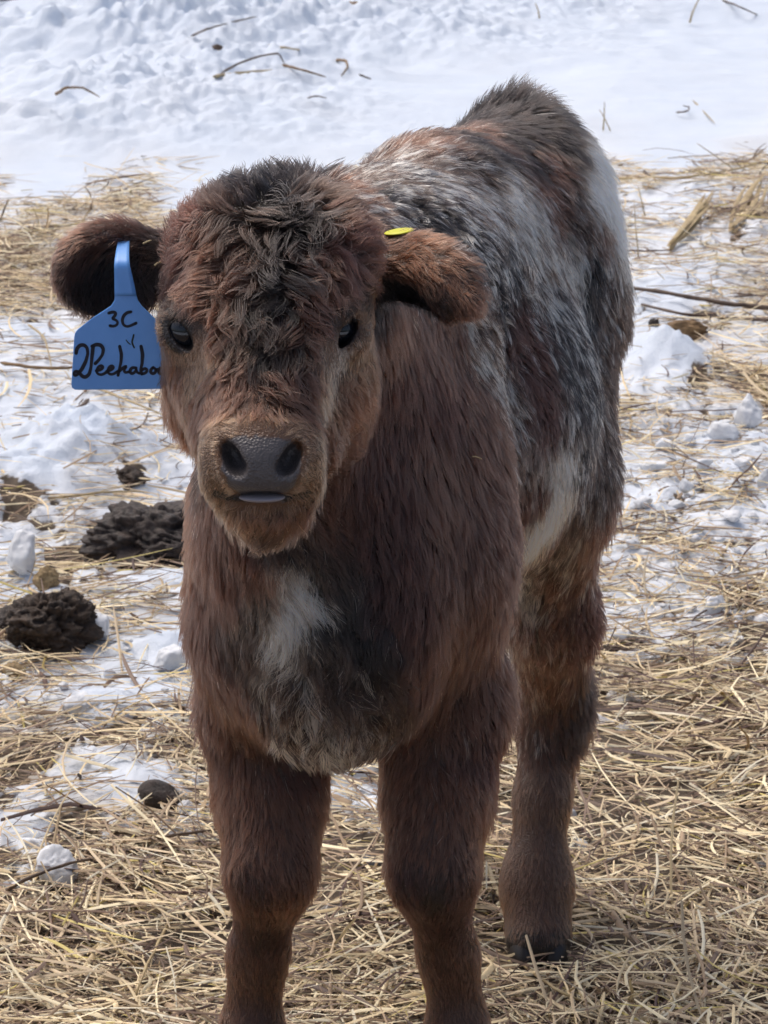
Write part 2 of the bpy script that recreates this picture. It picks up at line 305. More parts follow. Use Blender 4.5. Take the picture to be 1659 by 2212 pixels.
# u, v, lie du, dv (picture sense), length cm, lift, curl, colour, share of white hairs
SEEDS = [
 # crown
 (470,450,-.3,-.9,1.8,1.2,0.75,DK,0),(540,420,-.15,-1,1.9,1.62,0.90,BK,0),(600,405,0,-1,2.5,2.00,0.90,BK,0),(660,410,.2,-1,2.5,1.88,0.90,BK,0),(710,440,.5,-.8,2.0,1.2,0.75,DK,0),(760,500,.8,-.2,2.5,.7,0.75,RB,0),
 (410,490,-.6,-.5,2.2,.8,0.75,RB,0),(390,560,-.7,.4,2.2,.4,0.75,RB,0),(450,540,-.6,.5,2.7,.4,0.90,BR,0),(520,480,-.3,.3,2.9,.8,1.20,DK,0),(590,470,.1,.5,3.1,.8,1.35,BK,0),(650,480,.5,.5,3.1,.8,1.20,BK,0),(720,540,.8,.3,2.7,.5,1.05,RB,0),(780,580,.9,.3,2.2,.4,0.75,BR,0),
 # forehead
 (500,580,-.4,.8,2.9,.4,1.20,BR,0),(560,560,-.1,1,3.4,.4,1.35,BK,0),(610,580,.2,.9,3.4,.4,1.35,BK,0),(680,600,.8,.6,3.1,.4,1.50,BR,0),(740,620,.9,.3,2.5,.3,1.05,BR,0),
 (420,620,-.5,.7,2.5,.3,0.90,BR,0),(470,640,-.2,1,2.9,.4,1.20,BR,0),(530,650,.1,1,3.4,.4,1.20,DK,0),(590,660,.3,1,3.4,.4,1.20,BK,0),(650,670,.6,.8,3.1,.4,1.35,BR,0),(700,690,.6,.7,2.2,.3,0.90,BR,0),
 (460,700,.2,.9,2.7,.35,1.05,BR,0),(520,730,.4,.8,2.7,.35,1.05,DK,0),(580,745,.3,.9,2.5,.35,1.05,BK,0),(640,740,.6,.5,2.5,.35,1.05,DK,0),(690,750,.2,.9,1.7,.3,0.75,BR,0),
 # eyes rims and cheeks
 (362,700,-.6,-.3,.7,.3,.1,DK,0),(390,668,.1,1,.8,.4,.2,DK,0),(412,682,.4,-.8,.5,.2,.1,BR,0),(432,712,.7,0,.6,.2,.1,BR,0),(432,742,.5,.6,.6,.2,.1,TN,0),(378,752,-.5,.7,.5,.2,.1,TN,0),(405,762,0,1,.5,.2,.1,TN,0),
 (752,664,.1,1,.7,.4,.2,DK,0),(778,690,.6,-.6,.6,.2,.1,TN,0),(782,722,.8,.1,.6,.2,.1,BR,0),(766,752,.4,.8,.5,.2,.1,TN,0),(738,766,0,1,.5,.2,.1,CR,0),(712,752,-.4,.8,.5,.2,.1,TN,0),(712,712,-.8,0,.5,.2,.1,BR,0),(730,688,-.5,-.8,.5,.2,.1,BR,0),
 (372,650,-.4,-.8,1.0,.6,.2,DK,0),(422,752,-.1,1,.6,.25,.1,TN,0),(405,765,-.3,1,.8,.2,.1,TN,0),(430,790,-.2,1,1.0,.2,.2,TN,0),(725,768,.1,1,.6,.2,.1,TN,0),(785,650,.3,-.8,1.0,.4,.2,DK,0),(775,740,.4,.8,1.2,.3,.2,BR,0),
 (385,820,-.5,.9,1.6,.35,.3,WB,0),(385,900,-.6,.8,2.0,.45,.3,WB,0),(420,960,-.5,.8,1.8,.4,.3,WB,0),(440,860,-.4,.9,2.0,.3,.5,BR,0),
 (480,800,.1,.9,2.0,.3,.8,BR,0),(540,800,.3,.8,2.2,.3,.8,BR,0),(610,800,.4,.8,2.2,.3,.8,BR,0),(670,820,.6,.6,2.0,.3,.7,BR,0),
 (490,870,-.2,.9,2.0,.3,.6,BR,0),(550,870,0,.9,1.8,.3,.6,BR,0),(600,880,.3,.8,1.6,.3,.6,BR,0),(660,890,.6,.5,1.5,.3,.4,BR,0),(700,840,.7,.6,1.6,.3,.3,TN,0),
 (740,830,.7,.4,1.8,.3,.3,BR,0),(770,880,.9,.4,2.2,.45,.3,WB,0),(750,950,.8,.6,2.4,.45,.3,BR,0),(720,1000,.7,.7,2.2,.4,.4,BR,0),(700,920,.7,.6,1.6,.3,.2,BR,0),
 # muzzle
 (500,925,-.3,-.2,.6,.25,.1,TN,0),(560,920,0,-.6,.6,.25,.1,TN,0),(620,925,.3,-.3,.6,.25,.1,TN,0),(460,925,-.4,.2,.7,.25,.1,TN,0),(665,925,.4,.1,.7,.25,.1,TN,0),(455,970,-.6,0,.5,.25,.1,TN,0),(450,1030,-.6,.5,.5,.25,.1,TN,0),(670,960,.6,0,.5,.25,.1,TN,0),(680,1020,.6,.4,.6,.25,.1,TN,0),(670,1055,.5,.6,.8,.25,.2,TN,0),(470,1062,-.4,.8,.6,.25,.2,TN,0),
 # chin, jaw, throat
 (500,1092,-.4,.8,1.0,.4,.4,TN,0),(566,1098,0,1,.9,.4,.4,TN,0),(635,1092,.4,.8,1.2,.4,.4,TN,0),(530,1125,-.3,1,1.7,.6,.6,LG,.08),(600,1125,.2,1,1.9,.6,.6,BR,.06),(660,1105,.5,.9,2.0,.5,.5,BR,.04),(565,1145,-.1,1,2.4,.6,.7,DK,.05),(620,1150,.2,1,2.6,.6,.7,DK,.03),(690,1110,.5,.9,2.2,.4,.5,BR,0),(590,1185,.1,1,2.4,.5,.7,BK,.02),(660,1185,.3,1,2.4,.4,.6,DK,.02),(540,1170,-.2,1,2.0,.4,.4,RB,0),
 # ears (picture left)
 (340,520,-.7,-.1,1.8,.4,.3,DK,0),(290,500,-.8,.1,1.8,.4,.3,BR,0),(220,500,-.9,.2,1.6,.35,.2,BR,0),(160,540,-.9,.5,1.4,.3,.2,BR,0),(130,580,-.5,.9,1.2,.3,.2,BR,0),(170,640,-.2,1,1.2,.3,.2,DK,0),(230,640,-.3,1,1.4,.3,.2,DK,0),(300,560,.1,1,2.8,.5,.4,DK,0),(320,620,.1,1,2.6,.4,.4,DK,0),(230,580,-.4,.9,1.4,.3,.2,BK,0),
 # ear (picture right)
 (830,530,.8,.2,1.8,.4,.3,BR,0),(880,540,.8,.5,1.8,.3,.3,WB,0),(930,570,.7,.7,1.8,.3,.3,WB,0),(980,620,.6,.9,1.5,.3,.2,WB,0),(965,575,.7,.7,1.6,.3,.3,WB,0),(1000,620,.5,.9,1.4,.3,.2,WB,0),(930,540,.8,.4,1.6,.3,.3,WB,0),(900,640,.3,.9,1.2,.3,.2,BK,0),(840,620,.3,.9,1.6,.3,.3,BK,0),(950,650,.4,.9,1.0,.3,.2,DK,0),
 # neck and shoulder, picture right
 (850,720,.4,.9,2.6,.3,.2,BR,0),(950,730,.4,.9,2.8,.3,.2,BR,0),(850,850,.3,1,2.6,.3,.2,RB,0),(950,850,.3,1,3.0,.3,.2,RB,0),(1020,850,.4,1,3.0,.35,.2,BR,0),(830,1000,.3,1,2.8,.3,.2,RB,0),(930,1000,.35,1,3.2,.3,.2,BR,0),(1050,1000,.4,.9,3.0,.4,.2,BR,0),
 (760,1100,.1,1,2.6,.3,.2,RB,0),(850,1150,.2,1,3.0,.3,.2,RB,0),(960,1150,.3,1,3.2,.3,.2,BR,0),(1070,1150,.4,.9,3.0,.45,.2,BR,.02),(880,1300,.1,1,3.0,.3,.2,RB,0),(980,1300,.2,1,3.2,.3,.2,BR,0),(1080,1320,.4,.9,3.0,.5,.2,BR,.03),(900,1450,0,1,3.0,.3,.3,RB,0),(980,1450,.15,1,3.0,.3,.2,BR,.02),(1070,1480,.4,.9,2.8,.5,.2,BR,.03),
 (880,1580,-.2,1,2.4,.35,.2,BR,.04),(960,1600,.1,1,2.6,.3,.2,BR,.02),(1050,1620,.3,1,2.4,.4,.2,RB,.02),
 # shoulder and breast, picture left
 (420,1120,-.3,.9,2.4,.4,.2,WB,0),(500,1150,-.1,1,2.4,.3,.2,BR,0),(410,1220,-.3,1,2.6,.4,.2,WB,0),(480,1250,-.1,1,2.6,.3,.2,BR,0),(430,1350,-.2,1,2.6,.4,.2,BR,0),(500,1370,0,1,2.4,.3,.2,DK,0),(440,1480,-.2,1,2.6,.4,.2,BR,.02),(510,1480,.1,1,2.4,.3,.3,BR,.04),(540,1220,.1,1,2.2,.3,.3,WB,0),
 (610,1245,.4,.9,2.0,.4,.3,CR,.85),(630,1285,.7,.7,2.4,.4,.3,CR,1),(655,1315,.8,.5,2.4,.4,.3,CR,1),(612,1325,.4,.9,2.2,.4,.3,CR,1),(595,1300,.5,.8,2.2,.4,.3,CR,1),(640,1350,.5,.8,2.2,.4,.3,CR,1),(600,1350,.1,1,2.2,.4,.3,CR,1),(618,1370,-.3,.9,2.2,.4,.4,CR,1),(600,1400,-.6,.7,2.0,.4,.4,CR,.6),
 (565,1245,.2,1,2.0,.3,.3,WB,0),(570,1300,.2,1,2.0,.3,.3,DK,0),(560,1350,-.2,1,2.2,.3,.3,DK,.03),(690,1285,.4,1,2.2,.3,.4,BK,0),(700,1350,.4,1,2.4,.35,.5,BK,.02),(670,1385,.4,.9,2.4,.4,.6,DK,.15),(560,1395,-.3,.9,2.2,.3,.4,DK,.08),(620,1440,-.2,.9,2.4,.4,.7,DK,.3),
 (700,1240,.3,1,2.4,.3,.4,DK,0),(740,1330,.3,1,2.4,.4,.5,BK,0),(720,1420,.5,.8,2.8,.5,.9,DK,.12),(800,1400,.5,.8,2.8,.4,.6,BK,.02),(860,1480,.5,.7,2.6,.4,.6,DK,.05),(780,1500,.5,.9,2.8,.5,.9,DK,.22),(660,1480,.1,.9,2.8,.5,.9,DK,.35),(580,1500,-.3,.9,2.6,.4,.5,DK,.2),(540,1430,-.4,.9,2.4,.4,.4,DK,.08),
 (640,1560,-.4,.9,2.6,.5,.8,DK,.4),(720,1580,0,1,2.8,.5,.8,DK,.5),(700,1620,0,1,3.0,.6,.8,DK,.7),(780,1560,.2,1,2.6,.5,.8,DK,.4),(820,1540,.2,1,2.2,.4,.5,DK,.15),
 # front legs
 (480,1600,-.2,1,2.4,.35,.2,BR,.02),(560,1600,0,1,2.4,.3,.2,BR,.03),(640,1650,.2,1,2.2,.35,.3,RB,.08),(520,1720,-.1,1,2.0,.3,.1,WB,0),(600,1740,.05,1,2.0,.3,.1,WB,.02),(670,1760,.2,1,2.0,.35,.1,WB,.04),(520,1840,-.1,1,1.6,.25,.1,WB,0),(600,1850,.1,1,1.6,.25,.1,WB,.02),(660,1870,.2,1,1.6,.3,.1,WB,0),
 (540,1930,0,1,1.3,.25,.1,RB,0),(620,1940,.1,1,1.3,.3,.1,WB,0),(560,2030,0,1,1.1,.2,.05,RB,0),(555,2100,0,1,1.0,.2,.05,WB,0),(540,2180,-.05,1,1.0,.25,.05,WB,0),(540,2290,-.05,1,1.0,.25,.05,WB,0),
 (860,1700,-.15,1,2.0,.35,.1,WB,.03),(940,1720,0,1,2.0,.3,.1,WB,.03),(1020,1720,.15,1,2.0,.35,.1,WB,0),(860,1820,-.1,1,1.8,.3,.1,WB,.04),(940,1840,0,1,1.6,.25,.1,WB,.02),(1010,1840,.1,1,1.6,.3,.1,WB,0),(900,1900,0,1,1.5,.25,.1,RB,.02),(950,1930,.05,1,1.3,.25,.1,DK,0),(1000,1930,.05,1,1.3,.25,.1,RB,0),(960,2000,.1,1,1.2,.2,.05,RB,0),(970,2090,0,1,1.0,.2,.05,WB,0),(985,2180,.05,1,1.0,.25,.05,WB,0),(990,2290,.05,1,1.0,.25,.05,WB,0),
 # back
 (745,430,.4,-.3,2.4,.5,.4,BR,0.37),(790,390,.5,-.4,2.2,.5,.4,DK,0.41),(860,360,.6,-.2,2.2,.4,.4,DK,0.37),(930,325,.6,-.3,2.2,.45,.4,BR,.3),(990,290,.6,-.3,2.2,.45,.4,BR,.12),(1030,270,.5,-.4,2.2,.45,.4,BK,.03),(1112,228,.1,-1,3.4,1.6,.3,BK,.03),(1150,225,.4,-.6,2.6,.6,.3,BK,.05),(1075,245,.3,-.6,2.2,.5,.3,BK,.03),
 (1200,250,.7,.1,2.6,.4,.3,BK,.02),(1160,290,.6,.6,3.0,.4,.4,BK,0),(1090,300,.6,.5,3.0,.4,.4,BK,.02),(1220,310,.6,.8,3.0,.4,.3,BK,.05),(1140,350,.6,.7,3.0,.4,.4,BK,.04),
 (1260,290,.6,.6,2.8,.5,.2,CR,.85),(1285,350,.5,.9,2.8,.4,.2,CR,.97),(1270,400,.5,.9,2.8,.35,.2,CR,.85),(1305,430,.4,1,2.6,.4,.2,CR,.9),(1300,500,.4,1,2.4,.4,.3,BR,.35),
 (1030,320,.7,.3,2.6,.4,.5,BK,.1),(970,340,.7,.1,2.4,.4,.7,BK,.28),(1040,370,.8,.3,2.6,.35,.6,DK,.35),(1100,400,.8,.5,2.6,.3,.5,DK,0.45),(1180,420,.6,.8,2.6,.35,.5,BR,.25),(1230,450,.5,.9,2.6,.35,.5,DK,.3),
 (900,380,.7,-.1,2.4,.35,.6,BK,0.48),(830,420,.8,-.1,2.4,.35,.6,BK,0.37),(960,400,.8,.1,2.6,.3,.5,DK,0.57),(1040,430,.9,.25,2.8,.25,.3,DK,0.69),(1110,460,.8,.5,2.8,.25,.3,DK,0.65),(1170,510,.6,.8,2.8,.25,.3,DK,0.69),(1220,560,.4,1,2.8,.25,.3,DK,0.75),
 (880,450,.7,.3,2.0,.45,1.1,BK,0.42),(950,480,.7,.4,2.0,.45,1.1,BK,.28),(1020,520,.6,.6,2.2,.4,1.0,BK,0.52),(1090,540,.5,.8,2.6,.3,.6,BK,0.48),(1150,590,.3,1,2.8,.3,.5,DK,0.52),(820,480,.5,.3,2.0,.5,.9,DK,.3),
 (950,540,.6,.2,2.2,.5,.8,DK,.28),(1030,600,.5,.8,2.0,.5,1.2,BK,.22),(1080,660,.3,.9,2.0,.5,1.2,BK,.2),(1050,700,.6,.7,2.2,.5,1.0,DK,.3),(1290,560,.3,1,2.6,.35,.4,BK,.35),(1260,640,.2,1,2.8,.3,.3,BK,0.31),(1200,660,.1,1,2.8,.3,.3,BK,.4),(1310,640,.3,1,2.6,.4,.4,DK,.25),
 (1232,375,.5,.8,2.4,.35,.4,DK,.12),(1245,440,.5,.9,2.4,.35,.4,DK,.2),(1190,360,.6,.7,2.6,.35,.4,BR,.08),(900,350,.6,-.1,2.2,.4,.5,DK,.4),(945,345,.6,-.1,2.2,.4,.5,DK,.3),
 # flank and belly
 (1040,760,.7,.5,2.4,.4,.4,DK,.62),(1080,830,.6,.6,2.4,.4,.4,DK,.55),(1110,910,.6,.6,2.4,.4,.4,BR,.35),(1130,740,.4,.9,2.2,.35,.7,RB,.12),(1160,820,.3,1,2.2,.35,.4,RB,.03),(1190,900,.3,1,2.2,.35,.4,RB,.05),(1150,980,.4,.9,2.2,.35,.4,RB,.08),(1170,1060,.4,.9,2.2,.35,.4,RB,.1),
 (1225,930,.1,1,2.4,.35,.4,DK,.5),(1215,1000,.1,1,2.4,.35,.3,CR,.7),(1190,1090,-.1,1,2.4,.4,.3,CR,.9),(1150,1150,-.3,1,2.4,.4,.3,CR,.95),(1115,1210,-.4,1,2.2,.4,.3,CR,.9),(1130,1100,.3,1,2.2,.4,.3,RB,.12),
 # thigh and hind leg
 (1210,760,.05,1,2.8,.3,.3,BK,.25),(1270,760,.1,1,2.8,.3,.4,BK,.32),(1330,720,.5,.8,2.2,.6,.6,DK,.02),(1320,790,.4,1,2.2,.5,.6,DK,.06),(1250,860,.05,1,2.8,.3,.4,BK,.3),(1310,900,.3,1,2.6,.4,.4,DK,.3),(1260,970,.1,1,2.8,.3,.4,BK,.25),(1310,1030,.3,1,2.6,.4,.3,DK,.32),(1250,1080,0,1,2.8,.3,.3,DK,.22),
 (1300,1130,.4,.9,2.8,.5,.3,BR,.18),(1210,1180,-.2,1,2.8,.35,.3,DK,.35),(1140,1270,-.3,1,2.4,.4,.3,DK,.5),(1200,1280,-.1,1,2.8,.3,.3,BR,.2),(1280,1250,.4,.9,2.8,.5,.3,RB,.06),(1130,1370,-.2,1,2.2,.35,.3,BR,.35),(1190,1390,0,1,2.6,.3,.3,BR,.18),(1270,1370,.5,.8,2.6,.6,.4,RB,.03),
 (1140,1480,-.1,1,2.2,.3,.2,BR,.32),(1190,1500,0,1,2.2,.3,.2,BR,.12),(1260,1470,.4,.9,2.6,.6,.4,DK,.02),(1140,1580,-.05,1,1.8,.25,.1,BR,.18),(1190,1600,.05,1,1.8,.25,.1,BR,.04),(1240,1580,.3,1,2.4,.5,.3,DK,0),
 (1150,1700,0,1,1.3,.2,.05,LG,.03),(1200,1700,.05,1,1.3,.25,.05,LG,0),(1150,1820,0,1,1.1,.2,.05,LG,.02),(1195,1820,.05,1,1.1,.2,.05,LG,0),(1130,1910,-.05,1,1.1,.22,.05,LG,0),(1190,1910,.05,1,1.1,.22,.05,LG,0),(1130,2000,-.05,1,1.1,.25,.05,LG,0),(1190,2000,.05,1,1.1,.25,.05,LG,0),(1165,2030,0,1,1.0,.2,.05,RB,0),
]
bvh = BVHTree.FromPolygons([Vector(v) for v in V.tolist()], Q.tolist())
cam_o = Vector((0, 0, CAM_H))
sp, sdv, sprm, scol, swh = [], [], [], [], []
RX, UPV = np.array([1., 0, 0]), np.array([0, SP, CP])
miss = []
for (u, v, du, dv, L, lift, curl, c, wh) in SEEDS:
    far = P(u, v, 3.0); d = (Vector(far) - cam_o).normalized()
    hit = bvh.ray_cast(Vector(P(u, v, 2.50 if (u > 1095 and v > 900 and u < 1200 and v < 1240) else 1.0)), d)
    if hit[0] is None or hit[0].y > 3.0:
        h = bvh.find_nearest(Vector(P(u, v, 2.2 if u < 800 and v < 1200 else 2.6))); miss.append((u, v)); pt = np.array(h[0])
    else:
        pt = np.array(hit[0])
        fl = 1.0
    if v > 1580: fl = .82 if u < 1090 else .82
    elif u > 700 and v > 650: fl = .82
    elif u > 730: fl = .88
    if u < 370 and v < 700: fl = .85
    if u > 795 and u < 1000 and 500 < v < 660: fl = .8
    sp.append(pt); sdv.append(RX*du - UPV*dv); sprm.append((L*.01*fl, lift*(1 if fl > .7 else .8), curl)); scol.append(c); swh.append(wh*.88 if wh < .8 else wh)
print('seeds off the skin', miss)
# the far side of the animal: plain brown guides, hair lying down and back
for i in range(0, len(V), 1500):
    p_ = V[i]
    ctr_x = -.02 + (p_[1]-2.3)*.26
    if p_[0] < ctr_x-.05 and p_[1] > 2.45 or p_[1] > 2.88 or (p_[1] > 2.25 and p_[2] > .55 and p_[0] < -.02 and p_[2] < .66):
        sp.append(p_); sdv.append(np.array([0, .35, -1.])); sprm.append((.026, .35, .3)); scol.append(BK if p_[2] > .66 and p_[1] > 2.7 else DK if p_[2] > .55 else BR); swh.append(.15 if p_[2] > .5 else .03)
sp, sdv, sprm, scol, swh = map(np.array, (sp, sdv, sprm, scol, swh))
def groom(p, k=7, e=.006, pw=2.2):
    """blend the nearest guides for many points; returns lie, (length, lift, curl), colour, white share"""
    n = len(p); D = np.zeros((n, 3)); A = np.zeros((n, 3)); C = np.zeros((n, 3)); W = np.zeros(n)
    for s0 in range(0, n, 20000):
        q = p[s0:s0+20000]
        d2 = ((q[:, None, :]-sp[None])**2).sum(2)
        ix = np.argpartition(d2, k, axis=1)[:, :k]; dd = np.take_along_axis(d2, ix, 1)
        w = 1/(dd+e*e)**pw; w /= w.sum(1, keepdims=True)
        D[s0:s0+20000] = (w[..., None]*sdv[ix]).sum(1); A[s0:s0+20000] = (w[..., None]*sprm[ix]).sum(1)
        C[s0:s0+20000] = (w[..., None]*scol[ix]).sum(1); W[s0:s0+20000] = (w*swh[ix]).sum(1)
    return D, A, C, W
NOSE = np.array([(478,962),(500,946),(560,940),(628,950),(650,975),(648,1010),(640,1045),(618,1066),(565,1070),(520,1068),(494,1048),(478,1010)], float)
def in_poly(u, v, poly):
    r = np.zeros(u.shape, bool); x0, y0 = poly[-1]
    for x1, y1 in poly:
        c = ((y1 > v) != (y0 > v)) & (u < (x0-x1)*(v-y1)/(y0-y1+1e-9)+x1); r ^= c; x0, y0 = x1, y1
    return r
HEAD_Y = 2.075
def bare(p):
    """0 on hairless skin: nose pad, nostrils, mouth, eye slits, hooves"""
    u, v = proj(p + .0007*np.stack([fbm(p*400, 2)]*3, 1))
    m = ~(in_poly(u, v, NOSE) & (p[:, 1] < HEAD_Y))
    m &= ~((np.abs(u-566) < 52) & (np.abs(v-1077) < 9) & (p[:, 1] < HEAD_Y))
    for c, r, s_ in EYE:
        m &= ~(np.linalg.norm((p-c)/np.array([1, 1.6, 1.05]), axis=1) < .0140)
    m &= ~((np.abs(u-566) < 104) & (np.abs(v-(1080-((u-566)/100)**2*13)) < 4.5) & (p[:, 1] < HEAD_Y+.02) & (p[:, 2] > .5))
    m &= p[:, 2] > .022
    return m
# skin colour
Dv, Av, Cv, Wv = groom(V, e=.006)
Cv = Cv*(1-Wv[:, None]*.75) + WHITE*Wv[:, None]*.75
Cv = Cv*.55
bm_ = bare(V); vn = fbm(V*260, 3)
nose_c = np.array(srgb(88, 82, 82))[None]*(1+.28*vn[:, None])
Cv = np.where((~bm_ & (V[:, 1] < 2.11) & (V[:, 2] > .5))[:, None], nose_c, Cv)
un, vn_ = proj(V)
nost = ~bm_ & (V[:, 1] < 2.11) & (V[:, 1] > 2.0)
for c, r, s_ in EYE:
    dd = np.linalg.norm((V-c)/np.array([1, 1.6, 1.1]), axis=1)
    Cv = np.where((dd < .0150)[:, None], np.array(srgb(40, 34, 34)), Cv)
Cv = np.where(((np.abs(un-566) < 108) & (np.abs(un-566) > 40) & (np.abs(vn_-(1080-((un-566)/100)**2*13)) < 7) & (V[:, 1] < HEAD_Y+.02) & (V[:, 2] > .5))[:, None], np.array(srgb(34, 28, 27)), Cv)
Cv = np.where((V[:, 2] < .03)[:, None], np.array(srgb(34, 31, 32)), Cv)
add_col(body_me, np.clip(Cv, 0, 1))
m = bpy.data.materials.new('calf_skin'); m.use_nodes = True; nt = m.node_tree; bs = nt.nodes['Principled BSDF']
at = nt.nodes.new('ShaderNodeAttribute'); at.attribute_name = 'col'; nt.links.new(at.outputs['Color'], bs.inputs['Base Color'])
bs.inputs['Roughness'].default_value = .34
nz_ = nt.nodes.new('ShaderNodeTexVoronoi'); nz_.inputs['Scale'].default_value = 620; bp = nt.nodes.new('ShaderNodeBump'); bp.inputs['Strength'].default_value = .8; bp.inputs['Distance'].default_value = .0008
tc = nt.nodes.new('ShaderNodeTexCoord'); nt.links.new(tc.outputs['Object'], nz_.inputs['Vector']); nt.links.new(nz_.outputs['Distance'], bp.inputs['Height']); nt.links.new(bp.outputs[0], bs.inputs['Normal'])
body_me.materials.append(m)

# ------------------------------------------------------------------ fur strands
def scatter(n, dens_fn):
    T = np.concatenate([Q[:, [0, 1, 2]], Q[:, [0, 2, 3]]]); a, b, c = V[T[:, 0]], V[T[:, 1]], V[T[:, 2]]
    nr = np.cross(b-a, c-a); ar = np.linalg.norm(nr, axis=1)/2; nr = nr/(2*ar[:, None]+1e-12)
    wgt = ar*dens_fn((a+b+c)/3, nr); wgt /= wgt.sum()
    f = rng.choice(len(T), n, p=wgt); r1 = np.sqrt(rng.random(n)); r2 = rng.random(n)
    p = a[f]*(1-r1)[:, None] + b[f]*(r1*(1-r2))[:, None] + c[f]*(r1*r2)[:, None]
    VN = np.zeros(V.shape); 
    for j in range(3): np.add.at(VN, T[:, j], nr*ar[:, None])
    VN /= np.linalg.norm(VN, axis=1, keepdims=True)+1e-12
    nn = VN[T[f, 0]]*(1-r1)[:, None] + VN[T[f, 1]]*(r1*(1-r2))[:, None] + VN[T[f, 2]]*(r1*r2)[:, None]
    return p, nn/np.linalg.norm(nn, axis=1, keepdims=True), ar.sum()
Lv = Av[:, 0]
def dens(p, nr):
    view = np.array([0, 0, CAM_H]) - p; view /= np.linalg.norm(view, axis=1, keepdims=True)
    f = (nr*view).sum(1); back = np.clip((f+.45)/.5, .18, 1)
    _, A_, _, _ = groom(p, k=3)
    return back*(.018/np.clip(A_[:, 0], .005, .03))**.55 * bare(p)
NH = 420000
Rt, Nn, area = scatter(NH, dens)
print('skin area', area, time.time()-T0)
K = 7
def unit(a): return a/(np.linalg.norm(a, axis=-1, keepdims=True)+1e-9)
def strands(R, N, D, A, ph, jit, lenj):
    """grow each strand in K points"""
    T = D - (D*N).sum(1, keepdims=True)*N; T = unit(T + 1e-4); B = np.cross(N, T)
    T = unit(T*np.cos(jit)[:, None] + B*np.sin(jit)[:, None]); B = np.cross(N, T)
    L = A[:, 0]*lenj; lift = A[:, 1]; curl = A[:, 2]
    P_ = np.zeros((len(R), K, 3)); P_[:, 0] = R - N*.0006; cur = P_[:, 0]
    for k in range(1, K):
        s_ = k/(K-1)
        wv = np.sin(ph[:, 0]+s_*(3.4+3.6*ph[:, 2]/6.28))*curl; wu = np.cos(ph[:, 1]+s_*(4.0+2*ph[:, 2]/6.28))*curl*.45
        d = T + N*(lift*(1.15-.75*s_)+.05+np.maximum(wu, -.1))[:, None] + B*wv[:, None]*.95 + np.array([0, 0, -.16*s_])
        cur = cur + unit(d)*(L/(K-1))[:, None]; P_[:, k] = cur
    return P_
# locks: wide ones that share a wave, and fine ones that stick together
def nearest(centers, pts):
    kd = KDTree(len(centers))
    for i, q in enumerate(centers.tolist()): kd.insert(q, i)
    kd.balance(); return np.fromiter((kd.find(q)[1] for q in pts.tolist()), np.int64, len(pts))
nC, nM = NH//75, NH//7
_, A0, _, _ = groom(Rt, k=3); pw_ = 1/(1+.8*np.clip(A0[:, 2], 0, 1.3)**1.3); pw_ /= pw_.sum()
ci = rng.choice(NH, nC, replace=False, p=pw_); mi = rng.choice(NH, nM, replace=False, p=pw_)
cm = nearest(Rt[ci], Rt[mi]); ml = nearest(Rt[mi], Rt); cl = cm[ml]
Dh, Ah, _, _ = groom(Rt)
Cn1 = fbm(Rt[mi]*30, 2)[:, None]; jp = Rt[mi] + np.concatenate([Cn1, -Cn1, Cn1*.6], 1)*.010 + rng.normal(0, .0035, (nM, 3))
_, _, Cm, Wm = groom(jp, e=.004, pw=2.4)
swirlC = fbm(Rt[ci]*22+5, 2)*.9
phC = rng.random((nC, 3))*6.28; jitC = rng.normal(0, .14, nC) + swirlC*(.25+.9*Ah[ci, 2]); lenC = rng.uniform(.88, 1.12, nC)
GC = strands(Rt[ci], Nn[ci], Dh[ci], Ah[ci], phC, jitC, lenC); GCr = GC-GC[:, :1]
phM = phC[cm] + rng.normal(0, .5, (nM, 3)); jitM = jitC[cm] + rng.normal(0, 1, nM)*(.13+.22*Ah[mi, 2]); lenM = lenC[cm]*rng.uniform(.7, 1.15, nM)
AM = Ah[mi].copy(); AM[:, 1] = np.clip(AM[:, 1]+rng.normal(0, .10, nM), .05, 2)
GM = strands(Rt[mi], Nn[mi], Dh[mi], AM, phM, jitM, lenM)
prof = (np.arange(K)/(K-1))**1.15
pc = np.clip(Ah[mi, 2]*.55, .0, .6)
GM = GM + ((Rt[ci][cm][:, None]+GCr[cm])-GM)*(pc[:, None]*prof[None])[..., None]
GMr = GM-GM[:, :1]
ph = phM[ml] + rng.normal(0, .55, (NH, 3)); jit = jitM[ml] + rng.normal(0, .16, NH); lj = lenM[ml]*rng.uniform(.6, 1.12, NH)
ST = strands(Rt, Nn, Dh, Ah, ph, jit, lj)
pull = np.clip(.46 + .45*Ah[:, 2] + rng.normal(0, .14, NH), .1, .93)*np.clip(Ah[:, 0]/.014, .15, 1)
fly = rng.random(NH) < .10; pull = np.where(fly, pull*.15, pull)
tgt = Rt[mi][ml][:, None, :] + GMr[ml]*(lj/lenM[ml])[:, None, None]
ST = ST + (tgt-ST)*(pull[:, None]*prof[None])[..., None]
# colour of each strand
clw = rng.random(nM); clc = rng.random(nC)[cm]
iswm = (clw*.8+clc*.2) < np.clip(Wm, 0, 1)
hm = Cm*(1+.55*(rng.random(nM)-.5)[:, None])*(1+np.array([[-.05, .02, .06]])*rng.normal(0, 1, (nM, 1)))*(1+.35*(clc-.5)[:, None])
tint = fbm(Rt[mi]*9+3, 2)[:, None]; hm = hm*(1+.22*tint*np.array([[1.0, .9, .85]]))
hm = np.where(iswm[:, None], WHITE*np.where(Wm > .75, rng.uniform(.8, 1.05, nM), rng.uniform(.40, 1.0, nM))[:, None], hm)
hc = hm[ml]*(1+rng.normal(0, .12, (NH, 1)))
stray = rng.random(NH) < Wm[ml]*.25
hc = np.where(stray[:, None], WHITE*.8, hc)
hc = np.where((iswm & (Wm > .75))[ml][:, None], hc*1.25, hc)
hc = np.clip(hc, .004, .95)
